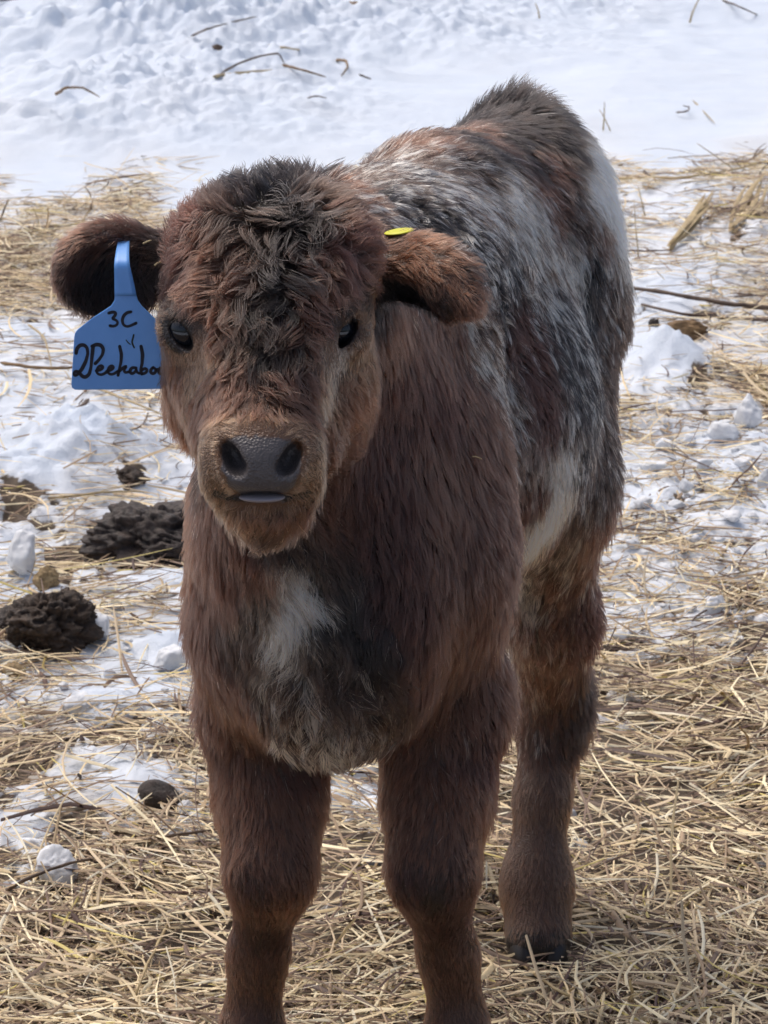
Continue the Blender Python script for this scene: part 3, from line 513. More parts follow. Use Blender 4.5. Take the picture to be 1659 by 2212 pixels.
cd = bpy.data.hair_curves.new('fur'); cd.add_curves([K]*NH)
cd.attributes['position'].data.foreach_set('vector', ST.astype(np.float32).ravel()) if 'position' in cd.attributes else cd.points.foreach_set('position', ST.astype(np.float32).ravel())
rad = (np.clip(Ah[:, 0]/.02, .55, 1.15)*.000205)[:, None]*(1+.25*np.clip(Ah[:, 2:3], 0, 1))*np.array([1, 1, .95, .85, .7, .5, .15])[None]*rng.uniform(.75, 1.2, (NH, 1))
ra = cd.attributes.get('radius') or cd.attributes.new('radius', 'FLOAT', 'POINT')
ra.data.foreach_set('value', rad.astype(np.float32).ravel())
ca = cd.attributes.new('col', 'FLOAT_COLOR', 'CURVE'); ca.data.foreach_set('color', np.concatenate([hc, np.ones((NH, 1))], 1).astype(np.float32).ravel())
fur = calf_part('fur', cd, body)
m = bpy.data.materials.new('calf_fur'); m.use_nodes = True; nt = m.node_tree
for n_ in list(nt.nodes):
    if n_.type == 'BSDF_PRINCIPLED': nt.nodes.remove(n_)
hb = nt.nodes.new('ShaderNodeBsdfHairPrincipled'); hb.model = 'CHIANG'; hb.parametrization = 'COLOR'
at = nt.nodes.new('ShaderNodeAttribute'); at.attribute_name = 'col'
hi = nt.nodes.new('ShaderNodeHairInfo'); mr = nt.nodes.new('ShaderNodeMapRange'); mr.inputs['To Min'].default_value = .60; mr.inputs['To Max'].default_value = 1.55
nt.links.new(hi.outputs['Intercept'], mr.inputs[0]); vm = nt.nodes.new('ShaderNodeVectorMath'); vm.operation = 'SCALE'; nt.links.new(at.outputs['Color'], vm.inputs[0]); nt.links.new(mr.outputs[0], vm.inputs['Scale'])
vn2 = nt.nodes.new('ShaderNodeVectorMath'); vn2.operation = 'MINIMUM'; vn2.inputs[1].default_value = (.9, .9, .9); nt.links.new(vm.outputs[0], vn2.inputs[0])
nt.links.new(vn2.outputs[0], hb.inputs['Color']); hb.inputs['Roughness'].default_value = .28; hb.inputs['Radial Roughness'].default_value = .5; hb.inputs['Coat'].default_value = .0
hb.inputs['Random Roughness'].default_value = .2
nt.links.new(hb.outputs[0], nt.nodes['Material Output'].inputs['Surface'])
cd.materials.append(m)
scene.cycles_curves.shape = 'RIBBONS'; scene.cycles_curves.subdivisions = 2
scene.render.use_persistent_data = False
scene.cycles.max_bounces = 8
print('fur', time.time()-T0)

# ------------------------------------------------------------------ eyes, tongue, hooves
def principled(name, col, rough=.5, spec=.5):
    m = bpy.data.materials.new(name); m.use_nodes = True; b = m.node_tree.nodes['Principled BSDF']
    b.inputs['Base Color'].default_value = (*col, 1); b.inputs['Roughness'].default_value = rough; b.inputs['Specular IOR Level'].default_value = spec
    return m
def uv_sphere(c, r, nu=40, nv=24, fn=None):
    th = np.linspace(0, 2*math.pi, nu, endpoint=False); phv = np.linspace(0, math.pi, nv+1)
    TH, PH = np.meshgrid(th, phv); P_ = np.stack([np.cos(TH)*np.sin(PH), np.sin(TH)*np.sin(PH), np.cos(PH)], -1)
    if fn is not None: P_ = fn(P_)
    P_ = np.asarray(c)+P_*np.asarray(r); Vv = P_.reshape(-1, 3); F = []
    for j in range(nv):
        for i in range(nu):
            F.append((j*nu+i, (j+1)*nu+i, (j+1)*nu+(i+1) % nu, j*nu+(i+1) % nu))
    return Vv, np.array(F)
em = principled('eye_dark', srgb(24, 26, 34), .05, .7); em.node_tree.nodes['Principled BSDF'].inputs['Coat Weight'].default_value = .0; em.node_tree.nodes['Principled BSDF'].inputs['Coat Roughness'].default_value = .02  # base tinted blue grey to paint in the eye's reflection
for c, r, s_ in EYE:
    v_, f_ = uv_sphere(c, r); me = mesh_np('eye', v_, f_); me.materials.append(em); calf_part('eye', me)
lash, lsz = [], []
for (pts, s_, y_) in (([(377, 694), (392, 686), (408, 700), (419, 722)], -1, 2.1135), ([(724, 722), (736, 700), (752, 684), (768, 690)], 1, 2.1225)):
    for k in range(16):
        t_ = k/15*3; i_ = min(2, int(t_)); f_ = t_-i_; u_ = pts[i_][0]*(1-f_)+pts[i_+1][0]*f_; v_ = pts[i_][1]*(1-f_)+pts[i_+1][1]*f_
        p0 = P(u_, v_, y_); dr = np.array([s_*.55 + random.uniform(-.2, .2), -.75, .18]); dr /= np.linalg.norm(dr); L0 = random.uniform(.007, .011)
        lash.append([p0 + dr*L0*q + np.array([0, 0, -.0035*q*q]) for q in np.linspace(0, 1, 5)])
ec = bpy.data.hair_curves.new('eyelashes'); ec.add_curves([5]*len(lash)); la = np.array(lash, np.float32)
ec.attributes['position'].data.foreach_set('vector', la.ravel()); ra = ec.attributes.get('radius') or ec.attributes.new('radius', 'FLOAT', 'POINT')
ra.data.foreach_set('value', np.tile([.00018, .00016, .00013, .0001, .00004], len(lash)).astype(np.float32))
ec.materials.append(principled('lash_black', srgb(30, 24, 22), .4, .4)); calf_part('eyelashes', ec, body)
tm = principled('tongue_skin', srgb(150, 144, 152), .35, .5)
v_, f_ = uv_sphere(P(566, 1074, 2.036), (.0150, .009, .0028)); me = mesh_np('tongue', v_, f_); me.materials.append(tm); calf_part('tongue', me)
hm_ = principled('hoof_horn', srgb(38, 34, 34), .45, .5)
def claw(Pn):   # blunt wedge: flat sole, sloping front wall
    x, y, z = Pn[..., 0], Pn[..., 1], Pn[..., 2]
    z2 = np.clip(z, -.55, 1); y2 = y*(1-.35*(z2+.55)/1.55) - np.where(y < 0, .25*(.6-z2), 0)*.4
    return np.stack([x*(1-.22*(z2+.55)), y2+.18*z2, z2], -1)
for (u, v, y, s_) in ((1163, 2062, 2.73, 1.0), (538, 2440, 2.345, .95), (994, 2440, 2.345, .95), (945, 1945, 2.87, .95)):
    b = G(u, v); b[1] = y
    for q in (-1, 1):
        vv, ff = uv_sphere((b[0]+q*.0140*s_, b[1]+.006, .0125), (.0150*s_, .028*s_, .0215*s_), 32, 20, claw)
        me = mesh_np('hoof', vv, ff); me.materials.append(hm_); calf_part('hoof', me)
# ------------------------------------------------------------------ ear tags
def crop(x, y): return ((x/3.072+100)*.8641, (y/3.072+540)*.8641)
TAGY = 2.166
def tagpt(x, y, off=0.0):
    u, v = crop(x, y); p = P(u, v, TAGY); p = P(u, v, TAGY + .001*(y-1300)/1000); p[1] -= off; return p
outline = [(574,606),(570,650),(545,690),(400,785),(290,870),(268,900),(262,930),(250,1130),(240,1290),(245,1320),(270,1336),(620,1334),(985,1328),(1012,1312),(1018,1285),(1010,1120),(1003,960),(985,900),(905,810),(780,690),(752,650),(740,606)]
def prism(name, pts, th, fwd):
    F_ = [tagpt(x, y, fwd) for x, y in pts]; B_ = [p + np.array([0, th, 0]) for p in F_]; n = len(pts)
    import bmesh
    bm = bmesh.new(); f = [bm.verts.new(p) for p in F_]; b = [bm.verts.new(p) for p in B_]
    bm.faces.new(f[::-1]); bm.faces.new(b)
    for i in range(n): bm.faces.new((f[i], f[(i+1) % n], b[(i+1) % n], b[i]))
    bmesh.ops.recalc_face_normals(bm, faces=bm.faces); me = bpy.data.meshes.new(name); bm.to_mesh(me); bm.free(); return me
tagm = principled('tag_blue', srgb(62, 116, 196), .38, .5)
nt = tagm.node_tree; n1 = nt.nodes.new('ShaderNodeTexNoise'); n1.inputs['Scale'].default_value = 90; cr = nt.nodes.new('ShaderNodeValToRGB')
cr.color_ramp.elements[0].color = (*srgb(96, 154, 228), 1); cr.color_ramp.elements[1].color = (*srgb(114, 172, 240), 1); tc = nt.nodes.new('ShaderNodeTexCoord')
nt.links.new(tc.outputs['Object'], n1.inputs['Vector']); nt.links.new(n1.outputs['Fac'], cr.inputs['Fac']); nt.links.new(cr.outputs['Color'], nt.nodes['Principled BSDF'].inputs['Base Color'])
tg = tag(empty('ear_tag', tagpt(650, 400)), "blue plastic ear tag with black handwriting, hanging from calf's ear beside its cheek", 'ear tag')
me = prism('plate', outline, .0017, 0); me.materials.append(tagm); pl = link('plate', me, tg); pl.location = -Vector(tg.location)
bev = pl.modifiers.new('b', 'BEVEL'); bev.width = .0006; bev.segments = 2
Vn, rows = [], 14
for i in range(rows):
    f = i/(rows-1); y_ = 612-f*372; wl, wr = 573-4*f, 742-70*f-22*f*f
    for k in range(5):
        p = tagpt(wl+(wr-wl)*k/4, y_, -.0003); p = p + np.array([0, .050*max(0, f-.62)**1.5*4, 0]); Vn.append(p)
Fn = [(i*5+k, (i+1)*5+k, (i+1)*5+k+1, i*5+k+1) for i in range(rows-1) for k in range(4)]
me = mesh_np('neck', Vn, Fn); me.materials.append(tagm); nk = link('neck', me, tg); nk.location = -Vector(tg.location); so = nk.modifiers.new('s', 'SOLIDIFY'); so.thickness = .0015
STROKES = [(17, [(528,745),(560,735),(585,742),(575,768),(552,788),(582,796),(600,815),(590,838),(562,848),(538,842)]),
 (17, [(698,735),(668,740),(642,765),(630,800),(640,836),(668,850),(700,840),(738,822)]),
 (20, [(278,1052),(282,1020),(305,992),(338,988),(362,1010),(368,1055),(352,1115),(322,1175),(290,1215),(266,1228),(258,1208),(275,1188),(300,1200),(325,1232),(350,1238),(378,1215),(392,1160),(398,1090),(408,1000)]),
 (20, [(400,1000),(432,985),(468,990),(488,1020),(480,1065),(452,1105),(425,1132)]),
 (17, [(432,1188),(470,1178),(488,1160),(470,1145),(446,1160),(432,1190),(444,1215),(475,1220),(512,1198)]),
 (17, [(512,1192),(548,1180),(568,1162),(552,1146),(530,1160),(518,1190),(530,1214),(560,1216),(598,1192)]),
 (18, [(612,1000),(626,1060),(622,1120),(608,1180),(600,1222)]), (17, [(604,1196),(636,1166),(668,1150),(644,1178),(650,1204),(682,1196)]),
 (17, [(738,1166),(708,1162),(688,1186),(698,1212),(726,1204),(742,1172),(740,1200),(762,1206)]),
 (19, [(776,1000),(788,1060),(784,1130),(772,1185),(782,1212)]), (16, [(782,1212),(812,1206),(826,1182),(808,1166),(784,1182)]),
 (17, [(870,1162),(848,1180),(850,1206),(874,1212),(892,1194),(886,1168),(868,1164)]),
 (17, [(892,1180),(918,1172),(908,1200),(928,1216),(950,1200),(946,1174),(922,1166)])]
def stroke_mesh(name, strokes, off):
    Vv, Ff = [], []
    for wd, pts in strokes:
        p = np.array(pts, float); d = np.r_[0, np.cumsum(np.linalg.norm(np.diff(p, axis=0), axis=1))]
        tt = np.linspace(0, d[-1], max(6, int(d[-1]/9))); q = np.stack([np.interp(tt, d, p[:, 0]), np.interp(tt, d, p[:, 1])], 1)
        for _ in range(2): q[1:-1] = (q[:-2]+2*q[1:-1]+q[2:])/4
        tn = np.gradient(q, axis=0); tn /= np.linalg.norm(tn, axis=1, keepdims=True)+1e-9; nn = np.stack([-tn[:, 1], tn[:, 0]], 1)
        hw = wd*.66*(1+.12*np.sin(tt/37))
        b0 = len(Vv)
        for c_, n_, h in zip(q, nn, hw):
            Vv += [tagpt(*(c_+n_*h), off), tagpt(*(c_-n_*h), off)]
        for i in range(len(q)-1): a = b0+2*i; Ff.append((a, a+1, a+3, a+2))
        for c_ in (q[0], q[-1]):                        # round ends
            b1 = len(Vv); Vv.append(tagpt(c_[0], c_[1], off))
            for k in range(12): Vv.append(tagpt(c_[0]+wd*.66*math.cos(k*math.pi/6), c_[1]+wd*.66*math.sin(k*math.pi/6), off))
            for k in range(0, 12, 2): Ff.append((b1, b1+1+k, b1+1+(k+1) % 12, b1+1+(k+2) % 12))
    return mesh_np(name, Vv, Ff, False)
ink = principled('marker_ink', srgb(18, 18, 38), .5, .4)
me = stroke_mesh('handwriting', STROKES, .00035); me.materials.append(ink); o = link('handwriting', me, tg); o.location = -Vector(tg.location)
grn = principled('smudge', srgb(46, 54, 48), .7, .3)
me = stroke_mesh('mark', [(9, [(720,912),(712,945),(704,965),(714,990),(724,1010)]), (6, [(662,952),(676,972),(694,985)])], .0004); me.materials.append(grn); o = link('mark', me, tg); o.location = -Vector(tg.location)
ym = principled('tag_yellow', srgb(214, 214, 40), .4, .5)
c_ = P(862, 500, 2.222)
vv, ff = uv_sphere((0, 0, 0), (.0105, .0105, .0014), 32, 12); vv = vv @ np.array(Matrix.Rotation(math.radians(-8), 3, 'Y')).T
me = mesh_np('yellow_ear_tag', vv + c_, ff); me.materials.append(ym)
tag(link('yellow_ear_tag', me), "thin yellow tag edge showing on top of calf's folded ear", 'ear tag')

# ------------------------------------------------------------------ ground: snowfield, trodden snow, muck under the hay
def invgrid(x, y, z=0): return proj(np.stack([x, y, np.full_like(x, z)], -1))
# u, v, snow cover, hay cover, roughness of relief
GS = [(0,100,1,0,1),(300,100,1,0,1),(600,150,1,0,.9),(200,280,1,0,.7),(900,60,1,0,.6),(1200,40,1,0,.5),(1600,60,1,0,.4),(1000,250,1,0,.2),(500,330,1,0,.2),(1500,250,1,0,.25),(100,400,1,0,.1),(400,450,1,.02,.1),(1450,330,1,.02,.2),
 (0,470,.95,.35,.2),(150,485,.8,.7,.3),(300,480,.8,.7,.3),(60,540,.4,1,.3),(0,600,.4,1,.3),(150,600,.35,1,.3),(300,620,.4,.9,.3),(60,660,.6,.75,.3),(250,690,.7,.5,.4),(30,730,1,.07,.4),(200,760,1,.10,.4),(100,800,.95,.28,.4),(300,830,.95,.25,.4),(30,870,.95,.15,.5),(200,900,.97,.12,.6),(320,890,.9,.35,.5),
 (80,970,1,.03,.7),(200,1000,1,.04,.7),(340,990,.85,.25,.6),(60,1060,1,.06,.6),(180,1075,.8,.4,.6),(280,1050,.6,.4,.7),(360,1060,.85,.2,.6),
 (40,1110,.45,.6,.6),(150,1130,.4,.65,.6),(280,1110,.7,.4,.6),(60,1190,.8,.25,.8),(150,1200,.25,.5,.8),(240,1180,.2,.4,.8),(200,1250,.6,.5,.6),(330,1270,.95,.2,.6),(20,1260,.8,.3,.6),(300,1340,.8,.5,.5),(250,1310,.8,.45,.5),
 (30,1420,.7,.5,.5),(150,1440,.75,.5,.5),(300,1430,.9,.2,.6),(360,1400,1,.05,.6),(60,1500,.85,.3,.6),(200,1520,.97,.12,.6),(330,1500,.97,.1,.6),(380,1560,.7,.4,.5),
 (60,1570,.5,.7,.4),(200,1600,.3,.85,.4),(380,1620,.3,.9,.4),(60,1650,.3,.85,.4),(230,1660,.95,.10,.5),(180,1640,.85,.2,.5),(280,1700,.95,.10,.5),(330,1690,.92,.12,.5),(150,1690,.9,.2,.5),(420,1700,.6,.4,.5),(90,1720,.85,.2,.4),(60,1780,.85,.22,.5),(200,1780,.5,.6,.4),(440,1780,.75,.45,.4),(340,1790,.5,.6,.4),
 (40,1890,.45,.55,.4),(200,1900,.35,.7,.4),(100,1960,.5,.5,.4),(330,1880,.25,.9,.4),(440,1900,.2,.95,.4),(60,2050,.2,.9,.4),(250,2000,.2,.9,.4),(420,2050,.1,1,.4),(100,2150,.05,1,.4),(300,2180,.05,1,.4),
 (760,1620,.6,.4,.4),(730,1690,.85,.25,.4),(790,1700,.8,.3,.4),(720,1760,.35,.9,.3),(760,1850,.15,1,.3),(720,1950,.4,.6,.3),(800,1900,.1,1,.3),(760,2050,.1,1,.3),(700,2150,.05,1,.3),(850,2150,.05,1,.3),
 (1350,400,.9,.35,.4),(1450,430,.85,.3,.5),(1600,400,.8,.4,.5),(1380,520,.9,.3,.5),(1500,480,.95,.2,.6),(1600,500,.65,.65,.6),(1650,450,.8,.4,.6),(1400,600,.95,.25,.5),(1540,580,.95,.2,.6),(1640,560,.85,.35,.6),(1620,640,.5,.7,.5),(1440,650,1,.08,.5),(1560,640,.9,.25,.5),
 (1420,680,.95,.1,.5),(1530,690,.75,.4,.6),(1640,700,.85,.25,.6),(1420,770,1,.02,.6),(1500,800,1,.05,.6),(1600,780,.85,.3,.5),(1640,830,.4,.85,.5),(1560,850,.6,.6,.5),(1400,850,.9,.2,.6),(1370,880,.6,.6,.6),(1460,890,.75,.35,.8),(1600,900,.8,.3,.8),
 (1400,960,.75,.35,.8),(1500,960,.9,.2,.9),(1590,970,.9,.25,.9),(1380,1050,.85,.25,.8),(1480,1060,.7,.4,.8),(1600,1060,.8,.3,.9),(1380,1150,.75,.35,.7),(1500,1160,.65,.4,.7),(1620,1180,.75,.35,.8),(1380,1230,.75,.35,.7),(1500,1250,.7,.4,.7),(1620,1280,.5,.6,.6),(1400,1340,.6,.5,.6),(1530,1330,.5,.6,.6),(1640,1350,.3,.9,.5),
 (1350,1420,.45,.7,.5),(1500,1450,.15,1,.4),(1620,1470,.15,1,.4),(1340,1500,.3,.9,.4),(1450,1560,.1,1,.4),(1600,1600,.08,1,.4),(1300,1650,.1,1,.4),(1400,1720,.1,1,.4),(1250,1760,.35,.85,.4),(1560,1750,.12,1,.4),(1640,1860,.3,.8,.4),(1400,1900,.1,1,.4),(1280,1850,.2,.95,.4),(1500,2050,.02,1,.4),(1250,2100,.05,1,.4),(1600,2150,.02,1,.4),(1350,2200,.02,1,.4),(1050,1700,.2,.9,.4),(1060,1950,.1,1,.4),
 (900,2400,.02,1,.4),(100,2400,.02,1,.4),(1600,2400,.02,1,.4),(700,500,1,.1,.2),(1000,700,.8,.3,.4),(1000,1000,.7,.4,.5),(700,1200,.7,.5,.5),(900,1400,.5,.6,.4)]
GS = np.array(GS, float)
mid = (GS[:, 1] > 850) & (GS[:, 1] < 1560) & ((GS[:, 0] > 1330) | (GS[:, 0] < 420)); GS[mid, 2] = np.minimum(1, GS[mid, 2]+.10); GS[mid, 3] *= .82; MU = np.array([[1, .8]])
def gmask(x, y):
    u, v = invgrid(x, y); u = np.clip(u, -60, 1720); v = np.clip(v, 60, 2400); n = len(x); out = np.zeros((n, 3))
    jx = fbm(np.stack([x*9, y*5, x*0+2], -1), 3); jy = fbm(np.stack([x*9, y*5, x*0+9], -1), 3)
    sc = np.clip(v/1500, .25, 1.2)
    u = u + jx*70*sc; v = v + jy*38*sc
    for s0 in range(0, n, 30000):
        q = slice(s0, s0+30000)
        d2 = (u[q, None]-GS[None, :, 0])**2 + ((v[q, None]-GS[None, :, 1])*1.7)**2
        w_ = 1/(d2+500)**2.0; w_ /= w_.sum(1, keepdims=True); out[q] = w_ @ GS[:, 2:5]
    return out
BUMPS = []   # u, v, radius x, radius y, height (banks and drifts)
for (u, v, rx, ry, h) in [(120,1010,.12,.20,.075),(230,1000,.08,.15,.05),(40,1080,.10,.14,.05),(1420,790,.075,.13,.07),(1490,810,.07,.10,.045),(1430,650,.12,.22,.045),(1540,600,.12,.18,.04),(1500,440,.20,.35,.05),(1620,520,.12,.2,.04),
        (60,740,.20,.35,.03),(350,240,.5,.5,.07),(120,120,.45,.45,.10),(330,130,.35,.35,.08),(560,110,.4,.4,.09),(700,50,.5,.5,.08),(60,230,.35,.3,.06),(1150,30,.6,.4,.06),(480,180,.3,.25,.06),(100,300,.5,.25,.05),(900,100,.5,.4,.05),(370,1290,.06,.10,.02),(360,1410,.05,.06,.035),(190,1510,.05,.06,.02),(330,1500,.08,.08,.012),(240,1655,.05,.06,.01),(330,1690,.04,.06,.012),(60,540,.25,.45,.03)]:
    g = G(u, v); BUMPS.append((g[0], g[1], rx, ry, h))
def gheight(x, y, mk=None):
    if mk is None: mk = gmask(x, y)
    p = np.stack([x, y, x*0], -1)
    far = np.clip((y-6.2)/1.2, 0, 1)
    z = fbm(p*np.array([1.1, 1.6, 1])+3, 3)*.024*far + fbm(p*3.1+1, 3)*.012
    rid = 1-np.abs(fbm(p*np.array([1.7, 2.0, 1])+8, 4, .55))*2.2
    z = z + mk[:, 2]*far*(rid*.042 - .02) + mk[:, 2]*far*fbm(p*9, 3)*.013
    n1_ = fbm(p*22, 3); n2_ = fbm(p*60+4, 2)
    z = z + (1-far)*mk[:, 2]*(n1_*.020 + n2_*.006)
    cov = np.clip((mk[:, 0] + .55*fbm(p*26+7, 3) + .25*fbm(p*80, 2) - .42)*3.2, 0, 1)
    cov = np.maximum(cov, np.clip((mk[:, 0]-.93)*20, 0, 1)); cs = cov*cov*(3-2*cov)
    z = z + (cs-1)*.014*(1-far) + (1-cs)*fbm(p*40+2, 3)*.006
    for (bx, by, rx, ry, h) in BUMPS:
        d = ((x-bx)/rx)**2+((y-by)/ry)**2; k_ = d < 9
        z[k_] += ((h if by > 7 else h*.62)*np.exp(-d[k_]*1.1)*(1+.55*fbm(p[k_]*14+bx, 3)+.30*fbm(p[k_]*45+bx, 3)))
    z = z*np.clip((y-1.0)/1.0, 0, 1)
    return z, cs
def growing(a, step, g, lim):
    out = []; s_ = step
    while a < lim: s_ *= g; a += s_; out.append(a)
    return out
xp = list(np.arange(0, .80, .0065)) + list(np.arange(.80, 2.0, .018)); xp += growing(xp[-1], .018, 1.16, 320)
gx = np.array([-q for q in xp[::-1]][:-1] + xp)
yb = growing(0, .05, 1.3, 60); gy = np.array([2.2-q for q in yb[::-1]] + list(np.arange(2.2, 5.0, .0065)) + list(np.arange(5.0, 11.6, .016)) + growing(11.6, .016, 1.1, 500))
XX, YY = np.meshgrid(gx, gy, indexing='ij'); xf, yf = XX.ravel(), YY.ravel()
mk = gmask(xf, yf); zf, cs = gheight(xf, yf, mk)
ny = len(gy); ii, jj = np.meshgrid(np.arange(len(gx)-1), np.arange(ny-1), indexing='ij'); a = (ii*ny+jj).ravel()
me = mesh_np('snowy_ground', np.stack([xf, yf, zf], 1), np.stack([a, a+ny, a+ny+1, a+1], 1))
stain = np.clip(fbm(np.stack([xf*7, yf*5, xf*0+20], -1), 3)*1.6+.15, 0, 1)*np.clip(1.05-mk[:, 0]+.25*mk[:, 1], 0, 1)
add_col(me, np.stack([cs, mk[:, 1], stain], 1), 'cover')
gm = bpy.data.materials.new('snow_and_muck'); gm.use_nodes = True; nt = gm.node_tree; bs = nt.nodes['Principled BSDF']; L_ = nt.links.new
def nd(t, **kw):
    n = nt.nodes.new(t)
    for k, v in kw.items():
        if k in n.inputs: n.inputs[k].default_value = v
        else: setattr(n, k, v)
    return n
tc = nd('ShaderNodeTexCoord'); at = nd('ShaderNodeAttribute', attribute_name='cover'); sep = nd('ShaderNodeSeparateColor'); L_(at.outputs['Color'], sep.inputs[0])
na = nd('ShaderNodeTexNoise', Scale=55.0, Detail=6.0, Roughness=.7); nb = nd('ShaderNodeTexNoise', Scale=260.0, Detail=4.0, Roughness=.7); nc_ = nd('ShaderNodeTexNoise', Scale=9.0, Detail=5.0)
for n in (na, nb, nc_): L_(tc.outputs['Object'], n.inputs['Vector'])
def math_(op, a, b=None, c=None):
    n = nt.nodes.new('ShaderNodeMath'); n.operation = op
    for i, q in enumerate((a, b, c)):
        if q is None: continue
        if isinstance(q, (int, float)): n.inputs[i].default_value = q
        else: L_(q, n.inputs[i])
    return n.outputs[0]
def mixc(f, a, b):
    n = nt.nodes.new('ShaderNodeMix'); n.data_type = 'RGBA'
    for s_, q in ((n.inputs[0], f), (n.inputs[6], a), (n.inputs[7], b)):
        if isinstance(q, tuple): s_.default_value = (*q, 1)
        elif isinstance(q, (int, float)): s_.default_value = q
        else: L_(q, s_)
    return n.outputs[2]
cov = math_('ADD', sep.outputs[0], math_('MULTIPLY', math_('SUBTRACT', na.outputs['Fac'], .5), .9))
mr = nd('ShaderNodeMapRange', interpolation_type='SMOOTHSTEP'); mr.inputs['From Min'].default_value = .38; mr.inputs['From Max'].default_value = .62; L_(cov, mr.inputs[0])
snow = mixc(nc_.outputs['Fac'], (.57, .65, .77), (.67, .74, .84))  # blue of the reflected sky put into the open snow's colour
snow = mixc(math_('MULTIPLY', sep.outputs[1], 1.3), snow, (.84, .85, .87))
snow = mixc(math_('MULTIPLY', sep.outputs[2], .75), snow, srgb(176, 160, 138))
muck = mixc(na.outputs['Fac'], srgb(78, 66, 56), srgb(134, 120, 104)); muck = mixc(math_('MULTIPLY', nb.outputs['Fac'], .6), muck, srgb(64, 52, 42))
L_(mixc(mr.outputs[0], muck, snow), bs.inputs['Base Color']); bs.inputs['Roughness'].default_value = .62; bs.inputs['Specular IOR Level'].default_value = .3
bp = nd('ShaderNodeBump', Strength=.55, Distance=.006); L_(math_('ADD', math_('MULTIPLY', nb.outputs['Fac'], .35), na.outputs['Fac']), bp.inputs['Height']); L_(bp.outputs[0], bs.inputs['Normal'])
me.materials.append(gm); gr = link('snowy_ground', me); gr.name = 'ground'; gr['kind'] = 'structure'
print('ground', len(xf), time.time()-T0)

# ------------------------------------------------------------------ loose things on the ground
EXC = []
def gz(x, y): return float(gheight(np.array([x]), np.array([y]))[0][0])
def on_ground(u, v):
    p = G(u, v)
    for _ in range(4): p = G(u, v, gz(p[0], p[1]))
    return p
def mat_noise(name, c1, c2, scale, rough=.7, bump=.3, bd=.004, c3=None):
    m = bpy.data.materials.new(name); m.use_nodes = True; nt = m.node_tree; bs = nt.nodes['Principled BSDF']
    tc = nt.nodes.new('ShaderNodeTexCoord'); n = nt.nodes.new('ShaderNodeTexNoise'); n.inputs['Scale'].default_value = scale; n.inputs['Detail'].default_value = 7; n.inputs['Roughness'].default_value = .7
    cr = nt.nodes.new('ShaderNodeValToRGB'); cr.color_ramp.elements[0].position = .32; cr.color_ramp.elements[1].position = .68
    cr.color_ramp.elements[0].color = (*c1, 1); cr.color_ramp.elements[1].color = (*c2, 1)
    if c3 is not None: e = cr.color_ramp.elements.new(.82); e.color = (*c3, 1)
    bp = nt.nodes.new('ShaderNodeBump'); bp.inputs['Strength'].default_value = bump; bp.inputs['Distance'].default_value = bd
    nt.links.new(tc.outputs['Object'], n.inputs['Vector']); nt.links.new(n.outputs['Fac'], cr.inputs['Fac']); nt.links.new(cr.outputs['Color'], bs.inputs['Base Color'])
    nt.links.new(n.outputs['Fac'], bp.inputs['Height']); nt.links.new(bp.outputs[0], bs.inputs['Normal']); bs.inputs['Roughness'].default_value = rough
    return m
M_dung = mat_noise('dung', srgb(34, 27, 24), srgb(82, 64, 50), 110, .62, .8, .006, srgb(116, 96, 66))
M_dung2 = mat_noise('dung_wet', srgb(30, 25, 24), srgb(74, 60, 54), 90, .5, .8, .006)
M_clod = mat_noise('tan_clod', srgb(120, 98, 68), srgb(176, 154, 116), 70, .8, .6, .004)
M_chunk = mat_noise('snow_chunk', (.66, .69, .74), (.78, .79, .81), 80, .6, .35, .003)
M_leaf = mat_noise('dead_leaf', srgb(92, 70, 48), srgb(146, 116, 78), 60, .7, .5, .003)
M_stem = mat_noise('dry_stem', srgb(150, 128, 96), srgb(196, 176, 132), 50, .55, .2, .001)
M_dark = mat_noise('dark_twig', srgb(66, 52, 46), srgb(112, 92, 76), 40, .6, .4, .001)
def lump(name, u, v, rx, ry, rz, mat, label, cat, group=None, kind='rock', amp=.25, fr=2.2, sink=.3, seed=0, yaw=0, lean=0, nu=56, nv=36, pt=None):
    """rx, ry, rz in metres; (u, v) is where its foot meets the ground"""
    r_ = np.random.default_rng(seed+11); b = on_ground(u, v) if pt is None else np.array(pt)
    pl = r_.normal(size=(16, 3)); pl /= np.linalg.norm(pl, axis=1, keepdims=True); pd = r_.uniform(.62, 1.0, 16)
    def fn(Pn):
        d = Pn.reshape(-1, 3); off = seed*3.7
        if kind == 'chunk':
            q = np.maximum(d @ pl.T, 1e-3); rr = (np.sum((pd[None]/q)**-9.0, 1))**(-1/9.0); rr = np.minimum(rr, 1.25)
            rr = rr*(1+amp*.35*fbm(d*fr*1.5+off, 4))
        elif kind == 'dung':
            n = fbm(d*fr+off, 3); wp = np.stack([fbm(d*fr*2+off+1, 2), fbm(d*fr*2+off+4, 2), fbm(d*fr*2+off+8, 2)], -1)*.5; rg = 1-2*np.abs(fbm((d+wp)*fr*np.array([1, 1, 2.2])*1.5+off+9, 4)); f2 = fbm(d*fr*7+off, 3)
            rr = 1+amp*(n*1.0+rg*.40-.2+f2*.20)
        else:
            rr = 1+amp*fbm(d*fr+off, 4)
        return (d*rr[:, None]).reshape(Pn.shape)
    Vv, Ff = uv_sphere((0, 0, 0), (rx, ry, rz), nu, nv, fn)
    Mr = np.array((Matrix.Rotation(yaw, 3, 'Z') @ Matrix.Rotation(lean, 3, 'Y'))).T; Vv = Vv @ Mr
    me = mesh_np(name, Vv, Ff); me.materials.append(mat)
    EXC.append((b[0], b[1]+ry*.5, (rx+ry)*.5*(.9 if kind == 'chunk' else .75)))
    o = link(name, me); o.location = (b[0], b[1]+ry*.35, b[2]+rz*(1-sink)-rz*.1); tag(o, label, cat, group); return o
